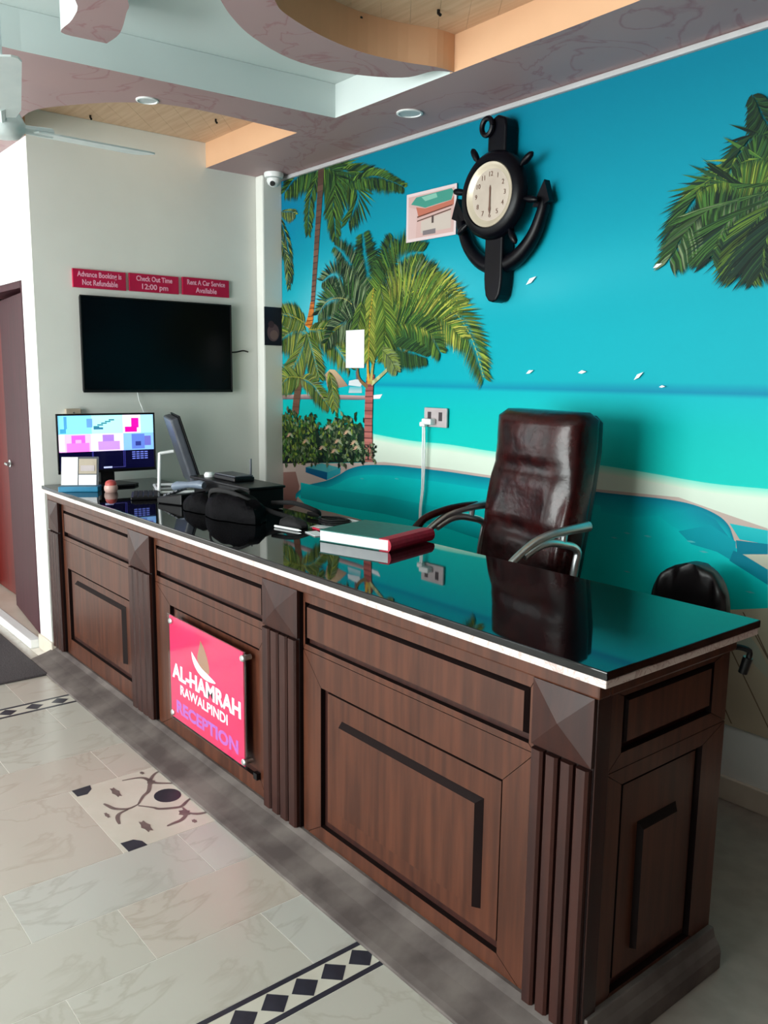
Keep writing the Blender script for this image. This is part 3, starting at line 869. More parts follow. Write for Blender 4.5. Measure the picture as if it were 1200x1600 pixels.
# the big palm: trunk, stalks, crown
trunk([(-3.777, 1.116), (-3.785, 1.232), (-3.787, 1.341), (-3.783, 1.467), (-3.778, 1.556), (-3.767, 1.609)], .036, .034, (176, 112, 104), (150, 76, 74), 15, (104, 58, 58))
bush([(-3.838, 1.199), (-3.709, 1.223), (-3.708, 1.129), (-3.837, 1.111)], 40, (5, 0, 6), 0.028)
for a, b in (([(-3.761, 1.556), (-3.637, 1.627), (-3.447, 1.745)], (170, 176, 130)), ([(-3.784, 1.556), (-3.797, 1.698), (-3.766, 1.907)], (190, 150, 60)), ([(-3.766, 1.556), (-3.740, 1.697), (-3.663, 1.834)], (170, 160, 90)), ([(-3.795, 1.538), (-3.879, 1.591), (-3.892, 1.699)], (120, 96, 60))):
    trunk(a, .012, .006, b, tuple(v * 0.9 for v in b))
for pts, ln, tones, rib in (
        ([(-3.748, 1.837), (-3.791, 2.081), (-3.828, 2.238), (-3.853, 2.378)], .17, (0, 0, 1, 5), None),
        ([(-3.748, 1.837), (-3.668, 2.072), (-3.638, 2.237), (-3.586, 2.324)], .15, (0, 5, 1), (40, 50, 40)),
        ([(-3.777, 1.873), (-3.897, 2.123), (-4.019, 2.274), (-4.119, 2.341)], .13, (0, 5, 6, 1), None),
        ([(-3.749, 1.906), (-3.614, 2.135), (-3.485, 2.222), (-3.349, 2.228)], .18, (0, 1, 2), None),
        ([(-3.765, 1.872), (-3.956, 2.057), (-4.112, 2.176), (-4.241, 2.149)], .15, (0, 5, 6), None),
        ([(-3.765, 1.855), (-3.986, 2.024), (-4.175, 2.035), (-4.287, 1.959)], .17, (0, 6, 5, 1), (150, 150, 90)),
        ([(-3.753, 1.837), (-3.955, 1.915), (-4.110, 1.867), (-4.194, 1.795)], .15, (5, 0, 6), None),
        ([(-3.731, 1.871), (-3.508, 2.094), (-3.307, 2.110), (-3.209, 2.040)], .15, (6, 0, 3), None),
        ([(-3.720, 1.871), (-3.454, 2.025), (-3.209, 2.040), (-3.045, 1.937)], .17, (2, 3, 4), (170, 176, 60)),
        ([(-3.708, 1.836), (-3.452, 1.959), (-3.183, 1.960), (-2.996, 1.813), (-2.888, 1.599)], .20, (1, 2, 3), (150, 160, 60)),
        ([(-3.708, 1.818), (-3.451, 1.894), (-3.204, 1.883), (-3.040, 1.784)], .19, (1, 2, 4), None),
        ([(-3.707, 1.801), (-3.502, 1.863), (-3.298, 1.823), (-3.199, 1.725)], .16, (0, 1, 2), None),
        ([(-3.719, 1.801), (-3.580, 1.764), (-3.421, 1.728), (-3.304, 1.700)], .13, (0, 0, 1), None),
        ([(-3.746, 2.078), (-3.777, 1.907), (-3.786, 1.698)], .15, (2, 3, 4), (200, 170, 60)),
        ([(-3.690, 2.108), (-3.643, 1.902), (-3.661, 1.697)], .15, (1, 3, 2), None),
        ([(-3.848, 2.015), (-3.894, 1.841), (-3.916, 1.699)], .12, (1, 2, 3, 0), None),
        ([(-3.707, 1.767), (-3.595, 1.696), (-3.539, 1.628)], .09, (6, 3), None)):
    frond(pts, ln, 62, tones, rib, 0.5, 0.0058)
# dark palm reaching in from the upper right
for pts, ln, tones in (
        ([(-1.477, 2.380), (-1.574, 2.482), (-1.614, 2.554), (-1.633, 2.583)], .10, (5, 0)),
        ([(-1.473, 2.339), (-1.593, 2.445), (-1.660, 2.404), (-1.692, 2.352)], .14, (5, 0, 1)),
        ([(-1.447, 2.293), (-1.586, 2.359), (-1.727, 2.340), (-1.825, 2.289)], .20, (2, 2, 1, 3)),
        ([(-1.446, 2.272), (-1.602, 2.276), (-1.762, 2.301), (-1.859, 2.225), (-1.885, 2.100)], .20, (0, 5, 1)),
        ([(-1.444, 2.251), (-1.622, 2.236), (-1.767, 2.213), (-1.866, 2.133), (-1.920, 2.057)], .20, (0, 1, 6)),
        ([(-1.443, 2.241), (-1.573, 2.208), (-1.688, 2.158), (-1.742, 2.051)], .22, (5, 0, 1)),
        ([(-1.442, 2.230), (-1.548, 2.183), (-1.611, 2.104), (-1.626, 1.995)], .22, (5, 0, 2)),
        ([(-1.420, 2.227), (-1.501, 2.155), (-1.539, 2.074), (-1.543, 1.988)], .22, (5, 5, 0)),
        ([(-1.401, 2.245), (-1.393, 2.384), (-1.360, 2.477)], .2, (0, 1, 5)), ([(-1.378, 2.221), (-1.347, 2.115), (-1.293, 1.966)], .2, (0, 1, 5))):
    frond(pts, ln, 60, tones, None, 1.0, 0.0075, 0.3)
# gulls
for q, s, a in zip([(-2.613, 2.031), (-2.600, 1.628), (-2.306, 1.628), (-2.026, 1.614), (-1.915, 1.573), (-1.969, 2.037)], (.03, .022, .022, .022, .014, .02), (.8, .5, .1, 1.1, 0, .5)):
    leaf_poly((q[0] - s, q[1] - s * a * .6), (2 * s, s * a * 1.2), s * .35, (228, 236, 240), layer(0.0001))
mural = obj('wall_mural', mu, 'mural_print')
tag(mural, 'printed beach mural with palms, blue sky and turquoise pool covering the back wall', 'mural')

# ------------------------------------------------------------------ reception counter
ct = thing('reception_counter', 'long dark walnut reception counter with raised panels and fluted pilasters', 'counter', (-2.9, 1.8, 0))
obj('carcass', MB().box(-4.77, -1.098, 1.518, 2.06, 0.0, 0.93), 'wood_dark', ct)
prof = [(1.52, 0.0), (1.338, 0.0), (1.338, 0.010), (1.36, 0.018), (1.42, 0.034), (1.47, 0.052), (1.49, 0.066), (1.52, 0.066)]
pl = MB().prism([(b, c) for b, c in prof], -4.77, -1.045, lambda u, v, w: (w, u, v))
ex = [(-1.10, 0.0), (-1.038, 0.0), (-1.038, 0.05), (-1.045, 0.07), (-1.058, 0.085), (-1.065, 0.11), (-1.10, 0.11)]
pl.prism(ex, 1.50, 2.06, lambda u, v, w: (u, w, v))
obj('plinth', pl, 'plinth', ct, bevel=0.003)
obj('cornice', MB().box(-4.77, -1.062, 1.478, 1.52, 0.905, 0.944).box(-1.10, -1.062, 1.52, 2.06, 0.905, 0.944), 'wood', ct, bevel=0.006)

def fmap(side):
    """(along, height, out) -> scene, for the long front or the end of the counter"""
    if side == 'front':
        return lambda u, v, w: (u, 1.50 - w, v)
    return lambda u, v, w: (-1.08 + w, u, v)
def frustum(mb, f, r0, w0, r1, w1, top=0, sidem=1):
    (a0, a1, b0, b1), (c0, c1, d0, d1) = r0, r1
    vs = [f(a0, b0, w0), f(a1, b0, w0), f(a1, b1, w0), f(a0, b1, w0), f(c0, d0, w1), f(c1, d0, w1), f(c1, d1, w1), f(c0, d1, w1)]
    mb.add(vs, [(4, 5, 6, 7)], top)
    mb.add(vs, [(0, 1, 5, 4), (1, 2, 6, 5), (2, 3, 7, 6), (3, 0, 4, 7)], sidem)
def frame4(mb, f, o, i, w0, w1):
    """mitred frame between an outer and an inner rectangle (u0, u1, v0, v1)"""
    g = 0.0012
    O = [(o[0], o[2]), (o[1], o[2]), (o[1], o[3]), (o[0], o[3])]
    I = [(i[0], i[2]), (i[1], i[2]), (i[1], i[3]), (i[0], i[3])]
    for k in range(4):
        a, b, c, d_ = O[k], O[(k + 1) % 4], I[(k + 1) % 4], I[k]
        ax = 0 if k % 2 == 0 else 1
        sg = 1 if k in (0, 1) else -1
        def sh(p, s):
            q = list(p)
            q[ax] += s * g * sg
            return tuple(q)
        poly = [sh(a, 1), sh(b, -1), sh(c, -1), sh(d_, 1)]
        vs = [f(u, v, w0) for u, v in poly] + [f(u, v, w1) for u, v in poly]
        mb.add(vs, [(4, 5, 6, 7)], 0)
        mb.add(vs, [(0, 1, 5, 4), (1, 2, 6, 5), (2, 3, 7, 6), (3, 0, 4, 7)], 1)
def bay_panels(side, u0, u1, drawer, hole, field, zb=0.05, zm=0.705):
    f = fmap(side)
    mb = MB()
    frame4(mb, f, (u0, u1, zb, zm), hole, -0.018, 0.0)
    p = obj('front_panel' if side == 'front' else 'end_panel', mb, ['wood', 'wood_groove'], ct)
    mb = MB()
    frustum(mb, f, (hole[0] + 0.022, hole[1] - 0.012, hole[2] + 0.022, hole[3] - 0.012), -0.0175, (hole[0] + 0.024, hole[1] - 0.014, hole[2] + 0.024, hole[3] - 0.014), -0.011)
    if field:
        mb2 = MB()
        frustum(mb2, f, (field[0] - 0.004, field[1] + 0.018, field[2] - 0.004, field[3] + 0.016), -0.0112, field, 0.006)
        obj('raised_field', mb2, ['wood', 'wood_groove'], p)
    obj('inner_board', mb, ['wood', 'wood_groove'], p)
    mb = MB()
    frame4(mb, f, (u0, u1, zm + 0.002, 0.906), drawer, -0.018, 0.0)
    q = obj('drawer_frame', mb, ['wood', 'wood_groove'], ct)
    mb = MB()
    frustum(mb, f, (drawer[0] + 0.010, drawer[1] - 0.004, drawer[2] + 0.016, drawer[3] - 0.004), -0.0175, (drawer[0] + 0.016, drawer[1] - 0.018, drawer[2] + 0.026, drawer[3] - 0.014), 0.003)
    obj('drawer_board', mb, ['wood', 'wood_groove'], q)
bay_panels('front', -4.60, -3.655, (-4.575, -3.675, 0.728, 0.868), (-4.545, -3.71, 0.155, 0.555), (-4.43, -3.80, 0.225, 0.49))
bay_panels('front', -3.415, -2.485, (-3.40, -2.50, 0.735, 0.870), (-3.275, -2.54, 0.125, 0.63), None)
bay_panels('front', -2.255, -1.255, (-2.245, -1.275, 0.725, 0.868), (-2.155, -1.355, 0.115, 0.60), (-2.05, -1.445, 0.205, 0.50))
bay_panels('end', 1.545, 2.058, (1.595, 1.985, 0.745, 0.885), (1.605, 1.955, 0.12, 0.665), (1.70, 1.845, 0.20, 0.52))
def pilaster(u0, u1, n):
    f = fmap('front')
    mb = MB()
    w = (u1 - u0)
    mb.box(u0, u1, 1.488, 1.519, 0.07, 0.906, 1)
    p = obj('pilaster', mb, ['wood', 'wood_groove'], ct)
    s = w / n
    for k in range(n):
        a, b = u0 + k * s + 0.004, u0 + (k + 1) * s - 0.004
        fl = MB().prism([(a, 0.012), (a, 0.024), (a + 0.006, 0.030), (b - 0.006, 0.030), (b, 0.024), (b, 0.012)], 0.07, 0.735, lambda u, v, w_: (u, 1.50 - v, w_))
        obj('reed', fl, 'wood_dark', p)
    bl = MB()
    vs = [f(u0, 0.742, 0.012), f(u1, 0.742, 0.012), f(u1, 0.906, 0.012), f(u0, 0.906, 0.012), f(u0, 0.742, 0.022), f(u1, 0.742, 0.022), f(u1, 0.906, 0.022), f(u0, 0.906, 0.022), f((u0 + u1) / 2, 0.824, 0.038)]
    bl.add(vs, [(0, 1, 5, 4), (1, 2, 6, 5), (2, 3, 7, 6), (3, 0, 4, 7), (4, 5, 8), (5, 6, 8), (6, 7, 8), (7, 4, 8)])
    obj('pyramid_block', bl, 'wood_dark', p)
pilaster(-4.765, -4.605, 4)
pilaster(-3.65, -3.42, 4)
pilaster(-2.48, -2.26, 4)
pilaster(-1.25, -1.075, 4)
obj('corner_post', MB().box(-1.097, -1.072, 1.49, 1.542, 0.07, 0.906), 'wood_dark', ct, bevel=0.003)
hd = MB().tube(bez([(-1.09, 2.062, 0.90), (-1.075, 2.085, 0.905), (-1.05, 2.10, 0.897), (-1.052, 2.10, 0.87)], 4), 0.008, 8)
hd.tube([(-1.052, 2.10, 0.88), (-1.062, 2.098, 0.835)], [0.013, 0.012], 10)
obj('drawer_handle', hd, 'black_plastic', ct)
# countertop
top = thing('countertop', 'polished black granite countertop with white marble edge on the walnut counter', 'countertop', (-2.9, 1.8, 0.945))
obj('granite_slab', MB().box(XL + 0.002, -1.03, 1.455, 2.11, 0.9645, 0.985), 'granite', top, bevel=0.003, segs=3)
obj('marble_edge', MB().box(XL + 0.002, -1.034, 1.459, 2.108, 0.9445, 0.9645), 'marble_edge', top, bevel=0.003)

# ------------------------------------------------------------------ hotel sign on the counter
sg = thing('hotel_sign', 'hot pink acrylic hotel sign with white lettering fixed to the counter front', 'sign', (-2.99, 1.47, 0.14))
obj('pink_sheet', MB().box(-3.215, -2.602, 1.468, 1.474, 0.165, 0.606), 'sign_pink', sg)
obj('clear_cover', MB().box(-3.222, -2.572, 1.4622, 1.4672, 0.158, 0.614), 'clear', sg, bevel=0.001)
for a, b in ((-3.195, 0.585), (-2.60, 0.585), (-3.195, 0.185), (-2.60, 0.185)):
    obj('standoff', MB().lathe([(0.010, 0.0375), (0.010, 0.006), (0.013, 0.005), (0.013, 0.0), (0.009, -0.004)], (a, 1.4615, b), 'y', 16), 'chrome', sg)
sp = lambda cx, cz: (lambda u, v, w: Vector((cx + u, 1.4675 - w, cz + v)))
text_mesh('lettering', 'AL-HAMRAH', 0.088, 'white_ink', sg, sp(-2.905, 0.372), 0.575, 0.0008, bold=0.003)
text_mesh('lettering', 'RAWALPINDI', 0.058, 'white_ink', sg, sp(-2.925, 0.303), 0.40, 0.0008, bold=0.001)
text_mesh('lettering', 'RECEPTION', 0.072, 'violet_ink', sg, sp(-2.905, 0.220), 0.52, 0.0008, bold=0.003)
def emblem(pts, m, dy=0.0):
    p = smooth2(pts, 6)
    obj('emblem', MB().prism(p, 1.4678 - dy, 1.4672 - dy, lambda u, v, w: (u, w, v)), m, sg)
emblem([(-2.935, 0.565), (-2.90, 0.535), (-2.872, 0.49), (-2.865, 0.452), (-2.885, 0.445), (-2.94, 0.458), (-2.965, 0.485), (-2.95, 0.525), (-2.935, 0.565)], 'gold_ink')
emblem([(-3.015, 0.50), (-3.005, 0.465), (-2.965, 0.43), (-2.895, 0.414), (-2.815, 0.424), (-2.87, 0.440), (-2.935, 0.455), (-2.985, 0.482), (-3.015, 0.50)], 'white_ink', 0.0002)
obj('foam_strip', MB().box(-2.565, -2.54, 1.4825, 1.4999, 0.130, 0.155), 'black_plastic', sg)

# ------------------------------------------------------------------ television and signs on the left wall
tv = thing('television', 'large switched-off black flat television hung on the left wall', 'television', (-4.75, 2.155, 1.49))
obj('housing', MB().box(-4.772, -4.752, 1.702, 2.630, 1.496, 2.018), 'black_plastic', tv, bevel=0.006)
bz = MB()
for a in ((1.700, 2.633, 1.491, 1.506), (1.700, 2.633, 2.014, 2.022), (1.700, 1.708, 1.506, 2.014), (2.625, 2.633, 1.506, 2.014)):
    bz.box(-4.753, -4.741, *a)
obj('bezel', bz, 'black_plastic', tv, bevel=0.002)
obj('screen', MB().box(-4.7515, -4.744, 1.7085, 2.6245, 1.5065, 2.0135), 'screen_off', tv)
obj('wall_bracket', MB().box(XL + 0.0005, -4.7722, 1.95, 2.35, 1.60, 1.90), 'grey_plastic', tv)
obj('power_cable', MB().tube(bez([(-4.762, 2.61, 1.735), (-4.764, 2.67, 1.738), (-4.76, 2.72, 1.748), (-4.768, 2.76, 1.742)], 4), 0.0045, 8), 'black_plastic', tv)
obj('signal_cable', MB().tube(bez([(-4.765, 2.02, 1.498), (-4.763, 2.03, 1.44), (-4.758, 2.055, 1.36), (-4.757, 2.05, 1.25), (-4.755, 2.05, 1.12)], 4), 0.003, 8), 'white_plastic', tv)
lp = lambda cy, cz: (lambda u, v, w: Vector((-4.7632 + w, cy + u, cz + v)))
for (a, b, z1, z2), words, which in (((1.675, 1.975, 2.062, 2.162), ('Advance Booking is', 'Not Refundable'), 'leftmost crimson notice above the television, reading Advance Booking is Not Refundable'),
                               ((1.995, 2.298, 2.064, 2.164), ('Check Out Time', '12:00 pm'), 'middle crimson notice above the television, reading Check Out Time 12:00 pm'),
                               ((2.322, 2.632, 2.066, 2.168), ('Rent A Car Service', 'Available'), 'rightmost crimson notice above the television, reading Rent A Car Service Available')):
    s_ = thing('wall_notice', which, 'sign', (-4.775, (a + b) / 2, z1), 0, 'crimson notices above the television')
    obj('plate', MB().box(XL + 0.0005, -4.7642, a, b, z1, z2), 'sign_red', s_, bevel=0.002)
    zc = (z1 + z2) / 2
    text_mesh('lettering', words[0], 0.040, 'pink_ink', s_, lp((a + b) / 2, zc + 0.022), 0.25 if len(words[0]) > 15 else 0.22, 0.001, bold=0.0008)
    text_mesh('lettering', words[1], 0.042, 'pink_ink', s_, lp((a + b) / 2, zc - 0.022), {'Not Refundable': 0.20, '12:00 pm': 0.16, 'Available': 0.14}[words[1]], 0.001, bold=0.0008)
eb = thing('junction_box', 'small beige junction box on the wall behind the monitor', 'box', (-4.77, 1.64, 1.34))
obj('cover', MB().box(XL + 0.0005, -4.752, 1.60, 1.685, 1.335, 1.402), 'beige_plastic', eb, bevel=0.004)
obj('screw', MB().lathe([(0.004, 0.0), (0.004, 0.003)], (-4.752, 1.642, 1.38), 'x', 8), 'grey_plastic', eb)
# poster on the pillar
po = MB()
def psheet(mb, f, u0, u1, v0, v1, col, w):
    mb.add([f(u0, v0, w), f(u1, v0, w), f(u1, v1, w), f(u0, v1, w)], [(0, 1, 2, 3)], 0, col)
pf = lambda u, v, w: (XP + w, u, v)
po.box(XP + 0.0005, XP + 0.004, 2.837, 2.962, 1.785, 2.022, 0, ink(24, 28, 46))
def oval(mb, f, cu, cv, ru, rv, col, w, n=18):
    mb.add([f(cu + ru * math.cos(2 * PI * k / n), cv + rv * math.sin(2 * PI * k / n), w) for k in range(n)], [tuple(range(n))], 0, col)
oval(po, pf, 2.90, 1.865, 0.045, 0.055, ink(92, 74, 84), 0.0042)
oval(po, pf, 2.905, 1.85, 0.03, 0.03, ink(120, 98, 100), 0.0044)
oval(po, pf, 2.885, 1.915, 0.022, 0.022, ink(66, 50, 62), 0.0043)
tag(obj('small_poster', po, 'ink_print'), 'small dark poster with a pale figure taped to the corner pillar', 'poster')
# ------------------------------------------------------------------ things fixed to the mural
ps = MB().box(-3.998, -3.826, YM - 0.0105, YM - 0.0085, 1.645, 1.857)
tag(obj('paper_notice', ps, 'paper'), 'blank white paper sheet taped over the mural palm', 'paper')
ph = MB()
mfw = lambda u, v, w: (u, YM - 0.0115 - w, v)
ph.box(-3.475, -3.105, YM - 0.0115, YM - 0.0085, 2.285, 2.523, 0, ink(206, 190, 192))
def pz(poly, col, w):
    ph.add([mfw(u, v, w) for u, v in poly], [tuple(range(len(poly)))], 0, col)
pz([(-3.46, 2.30), (-3.12, 2.30), (-3.12, 2.508), (-3.46, 2.508)], ink(190, 158, 154), 0.0003)
pz([(-3.44, 2.47), (-3.40, 2.50), (-3.14, 2.505), (-3.125, 2.49), (-3.14, 2.452), (-3.22, 2.448), (-3.33, 2.44), (-3.38, 2.455)], ink(58, 136, 122), 0.0006)
pz([(-3.36, 2.495), (-3.25, 2.50), (-3.24, 2.478), (-3.33, 2.472)], ink(120, 176, 160), 0.0008)
pz([(-3.40, 2.452), (-3.33, 2.437), (-3.14, 2.45), (-3.122, 2.47), (-3.122, 2.428), (-3.38, 2.402)], ink(172, 100, 82), 0.0007)
pz([(-3.39, 2.405), (-3.13, 2.43), (-3.13, 2.424), (-3.39, 2.398)], ink(96, 52, 40), 0.0009)
pz([(-3.39, 2.385), (-3.14, 2.412), (-3.14, 2.406), (-3.39, 2.379)], ink(86, 62, 52), 0.0009)
pz([(-3.36, 2.32), (-3.14, 2.32), (-3.14, 2.404), (-3.36, 2.378)], ink(184, 172, 164), 0.0008)
pz([(-3.28, 2.36), (-3.265, 2.36), (-3.265, 2.395), (-3.28, 2.393)], ink(70, 56, 56), 0.0010)
pz([(-3.345, 2.308), (-3.25, 2.308), (-3.25, 2.332), (-3.345, 2.330)], ink(112, 104, 108), 0.0010)
pz([(-3.46, 2.30), (-3.40, 2.30), (-3.39, 2.44), (-3.46, 2.46)], ink(196, 168, 166), 0.0005)
tag(obj('hotel_photograph', ph, 'ink_print'), 'white bordered photograph of a building beside the anchor clock', 'photograph')
so = thing('wall_socket', 'grey white double wall socket with a plug on the mural', 'socket', (-3.215, 2.96, 1.34))
obj('face_plate', MB().box(-3.30, -3.13, YM - 0.020, YM - 0.0085, 1.345, 1.443), 'socket', so, bevel=0.003)
for a in (-3.258, -3.175):
    obj('outlet', MB().box(a - 0.012, a + 0.012, YM - 0.0225, YM - 0.0195, 1.378, 1.422), 'dark_slot', so)
cbl = thing('charger_lead', 'white plug and twin cable hanging from the wall socket', 'cable', (-3.28, 2.94, 1.36))
obj('plug', MB().box(-3.275, -3.205, YM - 0.062, YM - 0.023, 1.358, 1.388).box(-3.30, -3.26, YM - 0.055, YM - 0.028, 1.345, 1.37), 'white_plastic', cbl, bevel=0.006)
for k in (0, 1):
    pth = [(-3.285 + 0.012 * k, YM - 0.04, 1.36), (-3.29 + 0.016 * k, YM - 0.035, 1.2), (-3.295 + 0.012 * k, YM - 0.03, 1.02), (-3.31 + 0.01 * k, YM - 0.03, 0.86), (-3.30 + 0.01 * k, YM - 0.03, 0.45), (-3.32, YM - 0.03, 0.12)]
    obj('cord', MB().tube(bez(pth, 5), 0.0045, 8), 'white_plastic', cbl)

# ------------------------------------------------------------------ ship-wheel and anchor clock
CX, CZ = -2.778, 2.406
ck = thing('anchor_clock', 'blue-black ship wheel and anchor wall clock on the mural sky', 'clock', (CX, YM, CZ))
yb = YM - 0.009
cmap = lambda u, v, w: (CX + u, yb - w, CZ + v)
# shaft with rounded lower end and ring at the head
sh = MB()
sh.prism([(-0.056, 0.29), (-0.056, -0.36), (-0.052, -0.40), (-0.044, -0.435), (-0.025, -0.46), (0.0, -0.466), (0.025, -0.46), (0.044, -0.435), (0.052, -0.40), (0.056, -0.36), (0.056, 0.29), (0.046, 0.325), (0, 0.345), (-0.046, 0.325)], 0.0, 0.078, cmap)
obj('shaft', sh, 'clock_wood', ck, bevel=0.010, segs=3)
rg = MB()
rp = [Vector(cmap(-0.05 + 0.032 * math.cos(a * PI / 10), 0.300 + 0.036 * math.sin(a * PI / 10), 0.088)) for a in range(21)]
rg.tube(rp, 0.012, 8, up=(0, 1, 0))
obj('hanging_ring', rg, 'clock_wood', ck)
arms = MB()
for sgn in (-1, 1):
    path = bez([cmap(-sgn * 0.03, -0.315, 0.036), cmap(sgn * 0.10, -0.28, 0.036), cmap(sgn * 0.195, -0.20, 0.036), cmap(sgn * 0.245, -0.10, 0.036), cmap(sgn * 0.258, -0.04, 0.036)], 5)
    arms.tube(path, [0.042 - 0.020 * i / (len(path) - 1) for i in range(len(path))], 12, up=(0, 1, 0))
    arms.prism([(sgn * 0.205, -0.075), (sgn * 0.268, 0.03), (sgn * 0.30, -0.06), (sgn * 0.25, -0.08)][::sgn], 0.022, 0.058, cmap)
obj('anchor_arms', arms, 'clock_wood', ck)
rim = MB().lathe([(0.138, -0.115), (0.145, -0.122), (0.170, -0.118), (0.188, -0.100), (0.192, -0.075), (0.180, -0.06), (0.0, -0.06)], (CX, yb, CZ), 'y', 56, cap=False)
obj('wheel_rim', rim, 'clock_wood', ck)
for k in range(8):
    a = PI / 8 + k * PI / 4 + 0.18
    if abs(math.cos(a)) < 0.25:
        continue
    c, s = math.cos(a), math.sin(a)
    hb = MB().tube([cmap(r_ * c, r_ * s, 0.085) for r_ in (0.17, 0.195, 0.21, 0.235, 0.255, 0.265)], [0.010, 0.009, 0.015, 0.016, 0.013, 0.005], 10, up=(0, 1, 0))
    obj('wheel_handle', hb, 'clock_wood', ck)
fc = MB().lathe([(0.1425, -0.112), (0.138, -0.119), (0.124, -0.116), (0.112, -0.106), (0.0, -0.104)], (CX, yb, CZ), 'y', 56, cap=False)
obj('dial_ring', fc, 'gold', ck)
dial = obj('dial', MB().lathe([(0.1115, -0.1045), (0.1115, -0.1065), (0.0, -0.1075)], (CX, yb, CZ), 'y', 48), 'clock_face', ck)
for k in range(12):
    a = PI / 2 - (k + 1) * PI / 6
    cx_, cz_ = CX + 0.088 * math.cos(a), CZ + 0.088 * math.sin(a)
    text_mesh('numeral', str(k + 1), 0.030, 'clock_ink', dial, (lambda cx_, cz_: (lambda u, v, w: Vector((cx_ + u, yb - 0.1083 - w, cz_ + v))))(cx_, cz_), None, 0.0006)
obj('hour_hand', MB().prism([(-0.004, -0.012), (0.004, -0.012), (0.005, 0.03), (0, 0.042), (-0.005, 0.03)], 0.1095, 0.1102, cmap), 'clock_ink', dial)
obj('minute_hand', MB().prism([(-0.0035, 0.016), (0.0035, 0.016), (0.0045, -0.05), (0.007, -0.062), (0, -0.082), (-0.007, -0.062), (-0.0045, -0.05)], 0.1104, 0.111, cmap), 'clock_ink', dial)

# ------------------------------------------------------------------ ceiling things
cam_t = thing('security_camera', 'white dome security camera under the pink soffit corner', 'camera', (-4.625, 2.87, ZS))
obj('base', MB().lathe([(0.0, 0.0), (0.058, 0.0), (0.060, -0.012), (0.054, -0.028), (0.0, -0.028)], (-4.62, 2.87, ZS - 0.0005), 'z', 28), 'white_plastic', cam_t)
obj('eyeball', MB().lathe([(0.0, -0.082), (0.020, -0.078), (0.036, -0.066), (0.044, -0.048), (0.042, -0.034), (0.03, -0.028), (0.0, -0.027)], (-4.62, 2.87, ZS), 'z', 24), 'white_plastic', cam_t)
v = Vector((0.62, -0.64, -0.45)).normalized()
obj('lens', MB().tube([Vector((-4.62, 2.87, ZS - 0.05)) + v * 0.036, Vector((-4.62, 2.87, ZS - 0.05)) + v * 0.048], [0.016, 0.014], 14), 'black_plastic', cam_t)
def downlight(x, y, z, r, label):
    t = thing('recessed_light', label, 'light', (x, y, z), 0, 'recessed lights in the soffit')
    obj('trim_ring', MB().lathe([(r, -0.0005), (r, -0.005), (r * 0.86, -0.007), (r * 0.80, -0.002), (r * 0.80, -0.0005)], (x, y, z), 'z', 28), 'white_plastic', t)
    obj('lens', MB().lathe([(r * 0.79, -0.0006), (r * 0.79, -0.003), (0.0, -0.004)], (x, y, z), 'z', 24), 'lamp_glass', t)
downlight(-3.175, 2.712, ZS, 0.062, 'round unlit recessed light in the pink soffit left of the clock')
lx, ly = [(-3.910, 1.758)][0]
downlight(-3.84 + 0.03, ly - 0.05, ZS, 0.05, 'round unlit recessed light in the pink beam near the ceiling fan')
FX, FY, FZ = -3.279, 0.932, 2.444
fn = thing('ceiling_fan', 'white three-bladed ceiling fan hanging below the pink beam', 'fan', (FX, FY, FZ))
obj('downrod', MB().tube([(FX, FY, ZC + 0.011), (FX, FY, FZ + 0.05)], 0.012, 12).lathe([(0.0, 0.0), (0.055, 0.0), (0.045, -0.05), (0.02, -0.07), (0.0, -0.07)], (FX, FY, ZC + 0.0115), 'z', 24), 'fan_white', fn)
obj('motor', MB().lathe([(0.0, 0.06), (0.035, 0.06), (0.06, 0.045), (0.075, 0.015), (0.072, -0.012), (0.055, -0.03), (0.03, -0.036), (0.0, -0.036)], (FX, FY, FZ), 'z', 36), 'fan_white', fn)
for a in (104.2, -16.6, 223.5):
    a = math.radians(a)
    u, w_ = Vector((math.cos(a), math.sin(a), 0.06)), Vector((-math.sin(a), math.cos(a), 0.12))
    c0 = Vector((FX, FY, FZ))
    pts = [(0.11, 0.045), (0.18, 0.062), (0.58, 0.068), (0.61, 0.058), (0.62, 0.04), (0.62, -0.04), (0.61, -0.058), (0.58, -0.068), (0.18, -0.062), (0.11, -0.045)]
    b = MB().prism(pts, -0.003, 0.003, lambda s, t, z: c0 + u * s + w_ * t + Vector((0, 0, z)))
    obj('blade', b, 'fan_white', fn)
    obj('blade_iron', MB().tube([c0 + u * 0.06 + Vector((0, 0, 0.006)), c0 + u * 0.19 + Vector((0, 0, 0.010))], [0.014, 0.018], 8), 'fan_white', fn)

# ------------------------------------------------------------------ things on the countertop
ZT = 0.985
# CCTV monitor
mo = thing('monitor', 'lit black monitor showing security camera pictures at the counter end', 'monitor', (-4.56, 1.752, ZT), math.radians(-4), local=True)
obj('back_shell', MB().box(-0.030, -0.004, -0.262, 0.262, 0.082, 0.392), 'black_plastic', mo, bevel=0.006)
bz = MB()
for a in ((-0.268, 0.268, 0.076, 0.092), (-0.268, 0.268, 0.388, 0.398), (-0.268, -0.259, 0.092, 0.388), (0.259, 0.268, 0.092, 0.388)):
    bz.box(-0.006, 0.008, *a)
obj('bezel', bz, 'black_plastic', mo, bevel=0.002)
sc = MB()
def scr(u0, u1, v0, v1, col, w=0.0):
    """screen area in fractions: u left to right, v bottom to top"""
    Y = lambda u: -0.259 + 0.518 * u
    Z = lambda v_: 0.092 + 0.296 * v_
    sc.add([(0.002 + w, Y(u0), Z(v0)), (0.002 + w, Y(u1), Z(v0)), (0.002 + w, Y(u1), Z(v1)), (0.002 + w, Y(u0), Z(v1))], [(0, 1, 2, 3)], 0, col)
sc.box(-0.003, 0.0019, -0.259, 0.259, 0.092, 0.388, 0, ink(4, 4, 34))
